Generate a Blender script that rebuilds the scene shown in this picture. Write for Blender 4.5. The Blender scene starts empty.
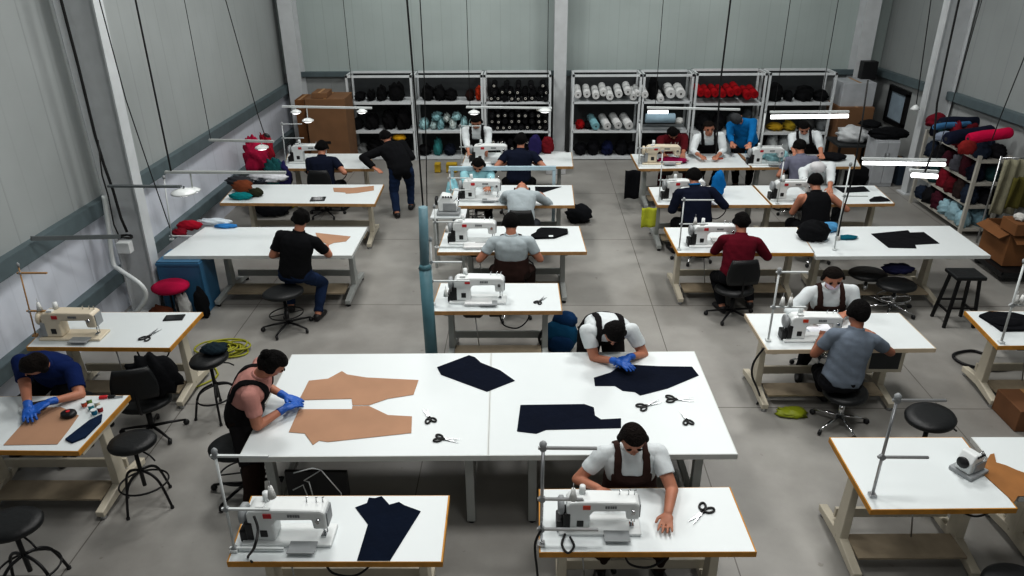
import bpy, bmesh, math, random
import numpy as np
from mathutils import Vector, Matrix
random.seed(7)
PI = math.pi
SC = bpy.context.scene
COL = SC.collection

# ------------------------------------------------------------------ camera
FPX, PITCH, YAW, ROLL, CH = 734.86, 0.4523989, -0.0257622, -0.00872744, 4.46
_cp, _sp = math.cos(PITCH), math.sin(PITCH)
cf = np.array([math.sin(YAW)*_cp, math.cos(YAW)*_cp, -_sp])
_r = np.array([math.cos(YAW), -math.sin(YAW), 0.0]); _u = np.cross(_r, cf)
cr = _r*math.cos(ROLL)+_u*math.sin(ROLL); cu = -_r*math.sin(ROLL)+_u*math.cos(ROLL)
CC = np.array([0.0, 0.0, CH])
def ray(a, b): return cf*FPX+cr*(a-512)+cu*(288-b)
def W(a, b, z=0.0):
    d = ray(a, b); p = CC+d*(z-CH)/d[2]; return Vector(p)
def WY(a, b, y):
    d = ray(a, b); return Vector(CC+d*(y/d[1]))
def pix(X):
    d = np.array(X)-CC; k = d@cf; return np.array([512+FPX*(d@cr)/k, 288-FPX*(d@cu)/k])
cam = bpy.data.cameras.new('camera'); camo = bpy.data.objects.new('camera', cam); COL.objects.link(camo)
cam.sensor_fit = 'HORIZONTAL'; cam.sensor_width = 36; cam.lens = FPX/1024*36; cam.clip_end = 100
camo.matrix_world = Matrix(((cr[0], cu[0], -cf[0], 0), (cr[1], cu[1], -cf[1], 0), (cr[2], cu[2], -cf[2], CH), (0, 0, 0, 1)))
SC.camera = camo

# ------------------------------------------------------------------ materials
_mats = {}
def srgb(c): return tuple(((x/255)/12.92 if x/255 <= .04045 else ((x/255+.055)/1.055)**2.4) for x in c)
def mat(name, rgb, rough=.6, metal=0, var=.08, vscale=6, bump=0, bscale=40, emit=0, coat=0, spec=.5):
    if name in _mats: return _mats[name]
    m = bpy.data.materials.new(name); m.use_nodes = True; nt = m.node_tree; b = nt.nodes['Principled BSDF']
    c = srgb(rgb); b.inputs['Roughness'].default_value = rough; b.inputs['Metallic'].default_value = metal
    b.inputs['Specular IOR Level'].default_value = spec
    if coat: b.inputs['Coat Weight'].default_value = coat
    tc = nt.nodes.new('ShaderNodeTexCoord'); n = nt.nodes.new('ShaderNodeTexNoise'); n.inputs['Scale'].default_value = vscale; n.inputs['Detail'].default_value = 5
    nt.links.new(tc.outputs['Object'], n.inputs['Vector'])
    r = nt.nodes.new('ShaderNodeValToRGB'); r.color_ramp.elements[0].position = .3; r.color_ramp.elements[1].position = .7
    r.color_ramp.elements[0].color = tuple(x*(1-var) for x in c)+(1,); r.color_ramp.elements[1].color = tuple(min(1, x*(1+var)) for x in c)+(1,)
    nt.links.new(n.outputs['Fac'], r.inputs['Fac']); nt.links.new(r.outputs['Color'], b.inputs['Base Color'])
    if bump:
        n2 = nt.nodes.new('ShaderNodeTexNoise'); n2.inputs['Scale'].default_value = bscale; n2.inputs['Detail'].default_value = 4
        nt.links.new(tc.outputs['Object'], n2.inputs['Vector'])
        bp = nt.nodes.new('ShaderNodeBump'); bp.inputs['Strength'].default_value = bump; bp.inputs['Distance'].default_value = .03
        nt.links.new(n2.outputs['Fac'], bp.inputs['Height']); nt.links.new(bp.outputs['Normal'], b.inputs['Normal'])
    if emit:
        b.inputs['Emission Color'].default_value = c+(1,); b.inputs['Emission Strength'].default_value = emit
    _mats[name] = m; return m
def cloth(rgb, bump=.5, bscale=9, var=.12): return mat('cloth_%d_%d_%d_%d' % (rgb+(int(bump*100),)), rgb, .95, 0, var, 5, bump, bscale, spec=.15)
WHITE = mat('white_laminate', (215, 221, 222), .42, var=.015, vscale=2)
OCHRE = mat('ochre_wood_edge', (186, 134, 52), .6, var=.15, vscale=14)
TANEDGE = mat('tan_wood_edge', (172, 134, 88), .6, var=.15, vscale=14)
PALEEDGE = mat('pale_edge', (204, 208, 206), .5, var=.05)
CREAMEDGE = mat('cream_edge', (196, 182, 160), .5, var=.05)
BEIGE = mat('beige_enamel', (196, 190, 174), .5, var=.06)
GREYP = mat('grey_enamel', (166, 170, 168), .5, var=.06)
BOARD = mat('treadle_board', (150, 138, 118), .7, var=.15)
MWHITE = mat('machine_white', (222, 226, 226), .35, var=.02)
MCREAM = mat('machine_cream', (214, 204, 184), .4, var=.03)
MGREY = mat('machine_grey', (150, 154, 156), .4, var=.05)
STEEL = mat('brushed_steel', (190, 192, 194), .3, .9, var=.05)
CHROME = mat('chrome', (210, 212, 214), .15, 1, var=.02)
BLACK = mat('black_plastic', (20, 21, 23), .45, var=.15)
BLKMET = mat('black_metal', (24, 24, 26), .4, .3, var=.1)
VINYL = mat('black_vinyl', (17, 20, 22), .48, var=.15, bump=.1, bscale=30)
RUBBER = mat('dark_rubber', (34, 34, 36), .7, var=.1)
WIRE = mat('black_cable', (16, 17, 18), .6, var=.1)
WIREG = mat('grey_cable', (70, 74, 76), .6, var=.1)
RED = mat('red_badge', (190, 40, 48), .4, var=.05)
ORANGE = mat('orange_badge', (200, 70, 40), .4, var=.05)
PRINT = mat('grey_print', (120, 124, 126), .6, var=.05)
TUBEW = mat('white_tube_paint', (205, 210, 210), .4, var=.04)
GLOW = mat('lamp_glow', (255, 255, 255), .4, var=0, emit=3.2)
CARD = mat('cardboard', (122, 90, 62), .85, var=.12, vscale=3)
CARDO = mat('brown_cardboard', (120, 80, 44), .85, var=.14, vscale=3)
SHELFM = mat('shelf_enamel', (206, 211, 213), .5, var=.05)
DARKIN = mat('dark_steel_and_shade', (44, 48, 50), .6, var=.1)  # steel tone, also colours the painted shade sheets in the shelving
GLOVE = mat('blue_nitrile', (28, 92, 176), .45, var=.12, bump=.3, bscale=30)
PAPER = mat('brown_pattern_paper', (170, 134, 108), .8, var=.07, vscale=3)
NAVY = cloth((13, 20, 36), .35, 14)
BLKCL = cloth((18, 19, 23))

# ------------------------------------------------------------------ mesh builder
class M:
    def __init__(s): s.v = []; s.f = []; s.s = []
    def add(s, vs, fs, smooth=False):
        b = len(s.v); s.v += [tuple(x) for x in vs]; s.f += [tuple(b+i for i in f) for f in fs]; s.s += [smooth]*len(fs); return s
    def box(s, c, size, rot=None):
        hx, hy, hz = size[0]/2, size[1]/2, size[2]/2; c = Vector(c)
        vs = [Vector((x, y, z)) for x in (-hx, hx) for y in (-hy, hy) for z in (-hz, hz)]
        if rot is not None:
            if not isinstance(rot, Matrix): rot = Matrix.Rotation(rot, 3, 'Z')
            vs = [rot @ v for v in vs]
        return s.add([v+c for v in vs], [(0, 1, 3, 2), (4, 6, 7, 5), (0, 4, 5, 1), (2, 3, 7, 6), (0, 2, 6, 4), (1, 5, 7, 3)])
    def beam(s, a, b, w, h, up=(0, 0, 1), w2=None, h2=None):
        a, b = Vector(a), Vector(b); d = (b-a).normalized(); up = Vector(up)
        if abs(d.dot(up)) > .98: up = Vector((0, 1, 0))
        x = d.cross(up).normalized(); z = x.cross(d); w2 = w if w2 is None else w2; h2 = h if h2 is None else h2
        vs = [p+x*(sx*ww/2)+z*(sz*hh/2) for p, ww, hh in ((a, w, h), (b, w2, h2)) for sx, sz in ((-1, -1), (1, -1), (1, 1), (-1, 1))]
        return s.add(vs, [(3, 2, 1, 0), (4, 5, 6, 7), (0, 1, 5, 4), (1, 2, 6, 5), (2, 3, 7, 6), (3, 0, 4, 7)])
    def tube(s, pts, r, n=8, closed=False):
        pts = [Vector(p) for p in pts]; k = len(pts); rs = r if isinstance(r, (list, tuple)) else [r]*k
        rings = []; px = None
        for i, p in enumerate(pts):
            if closed: d = pts[(i+1) % k]-pts[i-1]
            else: d = pts[min(i+1, k-1)]-pts[max(i-1, 0)]
            d = d.normalized() if d.length > 1e-9 else Vector((0, 0, 1))
            if px is None:
                px = d.orthogonal().normalized()
            px = (px-d*px.dot(d))
            px = px.normalized() if px.length > 1e-6 else d.orthogonal().normalized()
            py = d.cross(px)
            rings.append([p+(px*math.cos(2*PI*j/n)+py*math.sin(2*PI*j/n))*rs[i] for j in range(n)])
        vs = [v for g in rings for v in g]; fs = []
        for i in range(k if closed else k-1):
            i2 = (i+1) % k
            for j in range(n): fs.append((i*n+j, i*n+(j+1) % n, i2*n+(j+1) % n, i2*n+j))
        s.add(vs, fs, True)
        if not closed: b = len(s.v)-k*n; s.f += [tuple(b+j for j in reversed(range(n))), tuple(b+(k-1)*n+j for j in range(n))]; s.s += [False, False]
        return s
    def cyl(s, a, b, r, r2=None, n=20):
        return s.tube([a, b], [r, r if r2 is None else r2], n)
    def lathe(s, prof, c=(0, 0, 0), n=24, axis='z', sx=1):
        c = Vector(c); vs = []
        for (r, h) in prof:
            for j in range(n):
                a = 2*PI*j/n; x, y = r*math.cos(a), r*math.sin(a)
                p = (x*sx, y, h) if axis == 'z' else ((h, x, y) if axis == 'x' else (x, h, y))
                vs.append(c+Vector(p))
        k = len(prof); fs = [(i*n+j, i*n+(j+1) % n, (i+1)*n+(j+1) % n, (i+1)*n+j) for i in range(k-1) for j in range(n)]
        if axis == 'y': fs = [f[::-1] for f in fs]
        s.add(vs, fs, True); b = len(s.v)-k*n
        c1 = tuple(b+j for j in range(n)); c2 = tuple(b+(k-1)*n+j for j in range(n))
        s.f += [c1[::-1], c2] if axis != 'y' else [c1, c2[::-1]]; s.s += [False, False]
        return s
    def prism(s, poly, z0, z1):
        poly = [Vector((p[0], p[1], 0)) for p in poly]; n = len(poly)
        ar = sum(poly[i].x*poly[(i+1) % n].y-poly[(i+1) % n].x*poly[i].y for i in range(n))
        if ar < 0: poly = poly[::-1]
        vs = [Vector((p.x, p.y, z0)) for p in poly]+[Vector((p.x, p.y, z1)) for p in poly]
        return s.add(vs, [tuple(reversed(range(n))), tuple(range(n, 2*n))]+[(i, (i+1) % n, n+(i+1) % n, n+i) for i in range(n)])
    def ell(s, c, rad, rot=None, n=16, m=10, amp=0, seed=0, flat=None):
        c = Vector(c); rng = random.Random(seed); ph = [(rng.uniform(1, 4), rng.uniform(1, 4), rng.uniform(1, 4), rng.uniform(0, 6)) for _ in range(5)]
        vs = [];
        def P(t, a):
            d = Vector((math.sin(t)*math.cos(a), math.sin(t)*math.sin(a), math.cos(t)))
            k = 1
            if amp: k += amp*sum(math.sin(3*(q[0]*d.x+q[1]*d.y+q[2]*d.z)+q[3]) for q in ph)/2
            v = Vector((d.x*rad[0]*k, d.y*rad[1]*k, d.z*rad[2]*k))
            if flat is not None: v.z = max(v.z, flat)
            if rot is not None: v = rot @ v
            return c+v
        vs.append(P(0, 0))
        for i in range(1, m):
            for j in range(n): vs.append(P(PI*i/m, 2*PI*j/n))
        vs.append(P(PI, 0)); e = len(vs)-1
        fs = [(0, 1+j, 1+(j+1) % n) for j in range(n)]
        for i in range(m-2):
            for j in range(n): a = 1+i*n+j; b = 1+i*n+(j+1) % n; fs.append((a, a+n, b+n, b))
        o = 1+(m-2)*n; fs += [(o+j, e, o+(j+1) % n) for j in range(n)]
        return s.add(vs, fs, True)
    def loft(s, rings, caps=True):
        n = len(rings[0]); vs = [p for g in rings for p in g]; k = len(rings)
        fs = [(i*n+j, i*n+(j+1) % n, (i+1)*n+(j+1) % n, (i+1)*n+j) for i in range(k-1) for j in range(n)]
        if caps: fs += [tuple(reversed(range(n))), tuple((k-1)*n+j for j in range(n))]
        return s.add(vs, fs, True)
    def mesh(s, name, origin=None):
        me = bpy.data.meshes.new(name); o = Vector(origin) if origin is not None else Vector((0, 0, 0))
        me.from_pydata([tuple(Vector(v)-o) for v in s.v], [], s.f)
        me.polygons.foreach_set('use_smooth', s.s); me.update(); return me
def link(name, me, material, parent=None, bevel=0):
    o = bpy.data.objects.new(name, me); COL.objects.link(o)
    if material is not None:
        for m_ in (material if isinstance(material, (list, tuple)) else [material]): me.materials.append(m_)
    if parent is not None: o.parent = parent
    if bevel:
        b = o.modifiers.new('bevel', 'BEVEL'); b.width = bevel; b.segments = 2; b.limit_method = 'ANGLE'; b.angle_limit = .7
    return o
def wpos(o):
    p = Vector((0, 0, 0))
    while o is not None: p += o.location; o = o.parent
    return p
def part(name, mb, material, root, bevel=0):
    """world-coordinate builder turned into a child mesh of an unrotated root"""
    return link(name, mb.mesh(name, wpos(root)), material, root, bevel)
def tag(o, label=None, cat=None, group=None, kind=None):
    if label: o['label'] = label
    if cat: o['category'] = cat
    if group: o['group'] = group
    if kind: o['kind'] = kind
    return o
def thing(name, label, cat, loc=(0, 0, 0), group=None):
    o = bpy.data.objects.new(name, None); o.empty_display_size = .1; COL.objects.link(o); o.location = loc
    return tag(o, label, cat, group)
def single(name, mb, material, label, cat, group=None, bevel=0, origin=None, kind=None):
    if origin is None:
        n = len(mb.v); lo = min(v[2] for v in mb.v)
        origin = (sum(v[0] for v in mb.v)/n, sum(v[1] for v in mb.v)/n, lo)
    o = link(name, mb.mesh(name, origin), material, None, bevel); o.location = origin
    return tag(o, label, cat, group, kind)
def struct(name, mb, material, bevel=0):
    o = link(name, mb.mesh(name), material, None, bevel); o['kind'] = 'structure'; return o
def dup(root, loc, rz=0.0, label=None, group=None, scale=None):
    def cp(o, par):
        c = o.copy(); COL.objects.link(c)
        if par is not None: c.parent = par
        for ch in o.children: cp(ch, c)
        return c
    r = cp(root, None); r.location = loc; r.rotation_euler = (0, 0, rz)
    if scale is not None: r.scale = scale
    if label: r['label'] = label
    if group: r['group'] = group
    return r
_used = set()
def place(proto, loc, rz=0.0, label=None, group=None, scale=None):
    if proto.name not in _used:
        _used.add(proto.name); proto.location = loc; proto.rotation_euler = (0, 0, rz)
        if scale is not None: proto.scale = scale
        if label: proto['label'] = label
        if group: proto['group'] = group
        return proto
    return dup(proto, loc, rz, label, group, scale)

# ------------------------------------------------------------------ room shell
XL, XR, YB, YF, ZC = -5.32, 7.45, 16.3, -2.5, 6.8
def wall_mat(name, rgb, axis, period, lower=None, zsplit=0, dark=1.12):
    m = bpy.data.materials.new(name); m.use_nodes = True; nt = m.node_tree; b = nt.nodes['Principled BSDF']; b.inputs['Roughness'].default_value = .55
    N = nt.nodes.new; L = nt.links.new
    tc = N('ShaderNodeTexCoord'); sp = N('ShaderNodeSeparateXYZ'); L(tc.outputs['Object'], sp.inputs[0])
    d = N('ShaderNodeMath'); d.operation = 'DIVIDE'; L(sp.outputs[axis], d.inputs[0]); d.inputs[1].default_value = period
    fr = N('ShaderNodeMath'); fr.operation = 'FRACT'; L(d.outputs[0], fr.inputs[0])
    rp = N('ShaderNodeValToRGB'); e = rp.color_ramp.elements
    e[0].position = 0; e[0].color = (dark*.72,)*3+(1,); e[1].position = .03; e[1].color = (1, 1, 1, 1)
    for p, c in ((.33, 1), (.345, .93), (.36, 1), (.66, 1), (.675, .93), (.69, 1)):
        x = e.new(p); x.color = (c, c, c, 1)
    L(fr.outputs[0], rp.inputs[0])
    n = N('ShaderNodeTexNoise'); n.inputs['Scale'].default_value = .7; n.inputs['Detail'].default_value = 6; L(tc.outputs['Object'], n.inputs['Vector'])
    r2 = N('ShaderNodeValToRGB'); c = srgb(rgb); r2.color_ramp.elements[0].position = .35; r2.color_ramp.elements[1].position = .65
    r2.color_ramp.elements[0].color = tuple(x*.92 for x in c)+(1,); r2.color_ramp.elements[1].color = tuple(x*1.05 for x in c)+(1,)
    L(n.outputs['Fac'], r2.inputs[0])
    src = r2.outputs[0]
    if lower:
        gt = N('ShaderNodeMath'); gt.operation = 'GREATER_THAN'; L(sp.outputs['Z'], gt.inputs[0]); gt.inputs[1].default_value = zsplit
        mx0 = N('ShaderNodeMix'); mx0.data_type = 'RGBA'; L(gt.outputs[0], mx0.inputs[0]); mx0.inputs[6].default_value = srgb(lower)+(1,); L(src, mx0.inputs[7]); src = mx0.outputs[2]
    mx = N('ShaderNodeMix'); mx.data_type = 'RGBA'; mx.blend_type = 'MULTIPLY'; mx.inputs[0].default_value = 1; L(src, mx.inputs[6]); L(rp.outputs[0], mx.inputs[7])
    L(mx.outputs[2], b.inputs['Base Color']); return m
def floor_mat():
    m = bpy.data.materials.new('polished_concrete'); m.use_nodes = True; nt = m.node_tree; b = nt.nodes['Principled BSDF']
    N = nt.nodes.new; L = nt.links.new
    tc = N('ShaderNodeTexCoord'); sp = N('ShaderNodeSeparateXYZ'); L(tc.outputs['Object'], sp.inputs[0])
    lines = []
    for ax, per, off, w in (('X', 2.62, 1.0, .004), ('Y', 2.3, .55, .005)):
        a = N('ShaderNodeMath'); a.operation = 'ADD'; L(sp.outputs[ax], a.inputs[0]); a.inputs[1].default_value = off
        d = N('ShaderNodeMath'); d.operation = 'DIVIDE'; L(a.outputs[0], d.inputs[0]); d.inputs[1].default_value = per
        f = N('ShaderNodeMath'); f.operation = 'FRACT'; L(d.outputs[0], f.inputs[0])
        l = N('ShaderNodeMath'); l.operation = 'LESS_THAN'; L(f.outputs[0], l.inputs[0]); l.inputs[1].default_value = w; lines.append(l)
    mxl = N('ShaderNodeMath'); mxl.operation = 'MAXIMUM'; L(lines[0].outputs[0], mxl.inputs[0]); L(lines[1].outputs[0], mxl.inputs[1])
    n = N('ShaderNodeTexNoise'); n.inputs['Scale'].default_value = .55; n.inputs['Detail'].default_value = 8; n.inputs['Roughness'].default_value = .62; L(tc.outputs['Object'], n.inputs['Vector'])
    r = N('ShaderNodeValToRGB'); r.color_ramp.elements[0].position = .33; r.color_ramp.elements[1].position = .68
    r.color_ramp.elements[0].color = srgb((132, 130, 126))+(1,); r.color_ramp.elements[1].color = srgb((165, 164, 160))+(1,); L(n.outputs['Fac'], r.inputs[0])
    # scattered lint and scuffs
    n3 = N('ShaderNodeTexNoise'); n3.inputs['Scale'].default_value = 9; n3.inputs['Detail'].default_value = 6; L(tc.outputs['Object'], n3.inputs['Vector'])
    r3 = N('ShaderNodeValToRGB'); r3.color_ramp.elements[0].position = .69; r3.color_ramp.elements[1].position = .74
    r3.color_ramp.elements[0].color = (1, 1, 1, 1); r3.color_ramp.elements[1].color = (.78, .76, .74, 1); L(n3.outputs['Fac'], r3.inputs[0])
    m3 = N('ShaderNodeMix'); m3.data_type = 'RGBA'; m3.blend_type = 'MULTIPLY'; m3.inputs[0].default_value = 1; L(r.outputs[0], m3.inputs[6]); L(r3.outputs[0], m3.inputs[7])
    mx = N('ShaderNodeMix'); mx.data_type = 'RGBA'; L(mxl.outputs[0], mx.inputs[0]); L(m3.outputs[2], mx.inputs[6]); mx.inputs[7].default_value = srgb((98, 94, 90))+(1,)
    L(mx.outputs[2], b.inputs['Base Color'])
    n2 = N('ShaderNodeTexNoise'); n2.inputs['Scale'].default_value = 2.2; n2.inputs['Detail'].default_value = 5; L(tc.outputs['Object'], n2.inputs['Vector'])
    mr = N('ShaderNodeMapRange'); mr.inputs[3].default_value = .28; mr.inputs[4].default_value = .55; L(n2.outputs['Fac'], mr.inputs[0]); L(mr.outputs[0], b.inputs['Roughness'])
    return m
struct('floor', M().box(((XL+XR)/2, (YB+YF)/2, -.05), (XR-XL+.6, YB-YF+.6, .1)), floor_mat())
struct('ceiling', M().box(((XL+XR)/2, (YB+YF)/2, ZC+.05), (XR-XL+.6, YB-YF+.6, .1)), mat('ceiling_panel', (96, 100, 100), .8))
struct('wall_left', M().box((XL-.1, (YB+YF)/2, ZC/2), (.2, YB-YF+.4, ZC)), wall_mat('wall_left_panel', (163, 168, 168), 'Y', 1.0, (206, 211, 220), 1.45-ZC/2*0))
struct('wall_right', M().box((XR+.1, (YB+YF)/2, ZC/2), (.2, YB-YF+.4, ZC)), wall_mat('wall_right_panel', (148, 153, 153), 'Y', 1.0, (164, 168, 168), 1.7))
struct('wall_back', M().box(((XL+XR)/2, YB+.1, ZC/2), (XR-XL, .2, ZC)), wall_mat('wall_back_panel', (172, 183, 181), 'X', .62, (150, 154, 154), 1.7))  # below the girt the colour is darkened for the shade around the shelves
struct('wall_front', M().box(((XL+XR)/2, YF-.1, ZC/2), (XR-XL, .2, ZC)), wall_mat('wall_front_panel', (84, 86, 86), 'X', 1.0))
GIRT = mat('girt_steel', (98, 112, 116), .5, .2, var=.1)
GIRTD = mat('girt_dark', (96, 102, 104), .5, .2, var=.1)
def girt(name, p0, p1, h, w, inward):
    a, b = Vector(p0), Vector(p1); i = Vector(inward); mb = M()
    up = Vector((0, 0, 1)); c = i*(w/2)
    mb.beam(a+up*(h/2)+c, b+up*(h/2)+c, w, .012); mb.beam(a-up*(h/2)+c, b-up*(h/2)+c, w, .012); mb.beam(a+i*w, b+i*w, .012, h)
    return struct(name, mb, GIRT)
girt('trim_1', (XL, YF+.1, 1.5), (XL, YB-.05, 1.42), .17, .1, (1, 0, 0))
girt('trim_2', (XL, YF+.1, .62), (XL, YB-.05, .45), .15, .12, (1, 0, 0))
girt('trim_3', (XL+.3, YB, 1.70), (XR-.3, YB, 1.70), .09, .1, (0, -1, 0))
girt('trim_4', (XR, YF+.1, 2.2), (XR, YB-.05, 1.72), .13, .12, (-1, 0, 0))
COLM = mat('column_paint', (196, 200, 202), .5, var=.05)
def column(name, x, y, inward, d0, d1, fw=.22, ztop=ZC):
    """tapered I-section: outer flange on the wall, web, inner flange; inward is +-1 along x"""
    mb = M(); o = Vector((x, y, 0)); i = Vector((inward, 0, 0)); t = .02
    a0, a1 = o+i*.02, o+i*.02+Vector((0, 0, ztop)); b0, b1 = o+i*d0, o+i*d1+Vector((0, 0, ztop))
    mb.beam(a0, a1, fw, t, up=(inward, 0, 0)); mb.beam(b0, b1, fw, t, up=(inward, 0, 0))
    w = Vector((0, .008, 0))
    vs = [a0-w, b0-w, b1-w, a1-w, a0+w, b0+w, b1+w, a1+w]
    mb.add(vs, [(0, 1, 2, 3), (7, 6, 5, 4), (0, 4, 5, 1), (1, 5, 6, 2), (2, 6, 7, 3), (3, 7, 4, 0)])
    mb.box(o+i*d0/2+Vector((0, 0, .012)), (d0+.12, fw+.1, .024))
    return struct(name, mb, COLM)
column('column_left', XL+.13, 8.5, 1, .38, .52, fw=.2)
column('column_right', XR-.03, 13.27, -1, .44, .47, fw=.2)
def wcol(name, x, y, fw, d):
    mb = M(); t = .025
    mb.box((x, y-d, ZC/2), (fw, t, ZC)); mb.box((x, y-.02, ZC/2), (fw, t, ZC)); mb.box((x, y-d/2, ZC/2), (.02, d, ZC)); mb.box((x, y-d/2, .012), (fw+.1, d+.1, .024))
    return struct(name, mb, COLM)
wcol('column_back_middle', .64, YB, .26, .42)
wcol('column_back_left', -5.02, YB, .3, .34)
wcol('column_back_right', 6.93, YB, .3, .34)

# ------------------------------------------------------------------ light
w = bpy.data.worlds.new('world'); SC.world = w; w.use_nodes = True
w.node_tree.nodes['Background'].inputs[0].default_value = (.55, .6, .65, 1); w.node_tree.nodes['Background'].inputs[1].default_value = .05
def area(loc, sx, sy, power, col=(1, .985, .96)):
    l = bpy.data.lights.new('high_bay_or_fill_light', 'AREA'); l.shape = 'RECTANGLE'; l.size = sx; l.size_y = sy; l.energy = power; l.color = col
    o = bpy.data.objects.new('high_bay_or_fill_light', l); COL.objects.link(o); o.location = loc; return o
for (x, y, p) in ((-1.2, 4.6, 135), (3.2, 4.6, 155), (-2.2, 8.4, 195), (3.2, 8.4, 205), (-2.2, 12.8, 190), (3.4, 12.8, 185), (.9, 2.4, 55)):
    area((x, y, ZC-.25), 1.1, 1.1, p)
l_ = area((1.0, -1.9, 5.3), 6.0, 1.6, 85, (1, .99, .98)); l_.rotation_euler = (math.radians(72), 0, 0)  # unseen fill added behind the camera to brighten front faces, not a roof lamp
SC.view_settings.view_transform = 'Standard'; SC.view_settings.look = 'None'; SC.view_settings.exposure = -.2; SC.view_settings.gamma = .84
# ------------------------------------------------------------------ tables
TZ = .77
TABLES = {}
def quad(c): return [W(a, b, TZ) for a, b in c]      # front-left, front-right, back-right, back-left
def lerp(a, b, t): return a+(b-a)*t
def table(key, name, label, corners, edge, paint=BEIGE, legs=(.12, .88), motor=False, th=.03, group=None, cat='table', board=True, simple=False, dark=None, panel=False):
    th += .015
    q = quad(corners); fl, fr, br, bl = q; c = sum(q, Vector())/4
    t = thing(name, label, cat, (c.x, c.y, 0), group); TABLES[key] = (fl, fr, br, bl, c)
    inn = [c+(p-c)*((p-c).length-.012)/(p-c).length for p in q]
    part('tabletop', M().prism(inn, TZ-.022, TZ), WHITE, t)
    mb = M(); n = 4
    for i in range(4):
        a, b = q[i], q[(i+1) % 4]; ia, ib = inn[i], inn[(i+1) % 4]
        mb.prism([a, b, ib, ia], TZ-th, TZ-.001)
    part('edge_band', mb, edge, t)
    part('underside', M().prism([c+(p-c)*.98 for p in q], TZ-th, TZ-.0225), BOARD, t)
    feet = []
    zt = TZ-th
    for li, u in enumerate(legs):
        f, b = lerp(fl, fr, u), lerp(bl, br, u); dy = (b-f); m = lerp(f, b, .5)
        f2, b2 = lerp(f, b, .06), lerp(f, b, .97); G = lambda p, z: Vector((p.x, p.y, z))
        if simple:
            for k, pp in enumerate((lerp(f, b, .07), lerp(f, b, .93))):
                o = part('leg', M().beam(G(pp, .02), G(pp, zt), .07, .07), paint, t, .006)
                part('foot', M().cyl(G(pp, 0), G(pp, .022), .03, n=12), RUBBER, o)
            part('crossbar', M().beam(G(lerp(f, b, .1), .2), G(lerp(f, b, .9), .2), .05, .05), paint, t)
        else:
            lo = lerp(f, b, .52); hi = lerp(f, b, .5)
            o = part('leg', M().beam(G(lo, .12), G(hi, zt-.03), .07, .14, up=(0, 1, 0), w2=.055, h2=.11), paint, t, .006)
            mb = M(); mb.beam(G(f2, zt-.02), G(b2, zt-.02), .06, .03); part('bracket', mb, paint, o, .004)
            mb = M(); mb.beam(G(f2, .065), G(lo, .11), .07, .06, h2=.09); mb.beam(G(lo, .11), G(b2, .065), .07, .09, h2=.06)
            ft = part('foot_beam', mb, paint, t, .008)
            for pp in (lerp(f2, b2, .05), lerp(f2, b2, .95)):
                part('leveller', M().cyl(G(pp, 0), G(pp, .035), .028, .02, 12), STEEL if not paint is GREYP else RUBBER, ft)
        feet.append((f, b, m))
    if len(feet) >= 2:
        (f0, b0, m0), (f1, b1, m1) = feet[0], feet[-1]; G = lambda p, z: Vector((p.x, p.y, z))
        pos = .72 if not simple else .9
        part('stretcher', M().beam(G(lerp(f0, b0, pos), .2), G(lerp(f1, b1, pos), .2), .03, .09), paint, t, .004)
        if board:
            p0, p1 = lerp(lerp(f0, b0, .35), lerp(f1, b1, .35), .04), lerp(lerp(f0, b0, .35), lerp(f1, b1, .35), .96)
            part('treadle_board', M().beam(G(p0, .13), G(p1, .13), (b0-f0).length*.3, .018), BOARD, t)
        if motor:
            mx = lerp(fl, fr, motor); p = lerp(mx, lerp(bl, br, motor), .5)
            mo = M().lathe([(.0, -.11), (.07, -.11), (.085, -.08), (.085, .08), (.06, .11), (0, .11)], (p.x, p.y, zt-.13), 16, 'x')
            mo.box((p.x, p.y, zt-.03), (.12, .1, .06)); m_ = part('motor', mo, BLACK, t)
            part('control_box', M().box((p.x+.26, p.y-.05, zt-.07), (.14, .2, .13)), BLACK, t, .01)
            part('pedal_rod', M().tube([(p.x+.02, p.y, zt-.2), (p.x+.06, p.y-.05, .16)], .006, 6), STEEL, t)
            part('pulley', M().lathe([(0, 0), (.05, 0), (.035, .012), (.05, .024), (0, .024)], (p.x-.14, p.y, zt-.13), 14, 'x'), STEEL, m_)
            cb = [(p.x+.3, p.y-.1, zt-.12), (p.x+.35, p.y-.12, zt-.25), (p.x+.5, p.y-.1, zt-.3), (p.x+.62, p.y-.08, zt-.2), (p.x+.64, p.y-.06, zt-.03)]
            part('power_lead', M().tube(smooth(cb), .008, 6), WIRE, t)
    if panel:
        mx = lerp(fl, fr, panel); p = lerp(mx, lerp(bl, br, panel), .4)
        d_ = part('drawer', M().box((p.x, p.y, zt-.15), (.36, .4, .28)), BEIGE, t, .01); part('drawer_opening', M().box((p.x-.01, p.y-.2, zt-.14), (.29, .012, .21)), DARKIN, d_)
    return t
def smooth(pts, k=6):
    pts = [Vector(p) for p in pts]; out = []
    for i in range(len(pts)-1):
        p0, p1, p2, p3 = pts[max(i-1, 0)], pts[i], pts[i+1], pts[min(i+2, len(pts)-1)]
        for j in range(k):
            t = j/k; out.append(.5*((2*p1)+(p2-p0)*t+(2*p0-5*p1+4*p2-p3)*t*t+(3*p1-p0-3*p2+p3)*t**3))
    out.append(pts[-1]); return out
SEW = 'white sewing work tables'
table('T1', 'sewing_table', 'white sewing table with ochre edge, front left, holding a navy fabric piece', [(226.5, 562), (442.5, 562), (449.8, 495.2), (251, 495.7)], OCHRE, motor=.2, group=SEW)
table('T2', 'sewing_table', 'white sewing table with ochre edge, front centre, under the reaching apron worker', [(539, 552.5), (757, 552), (730.3, 486.8), (538.7, 489)], OCHRE, motor=.2, group=SEW)
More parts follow.
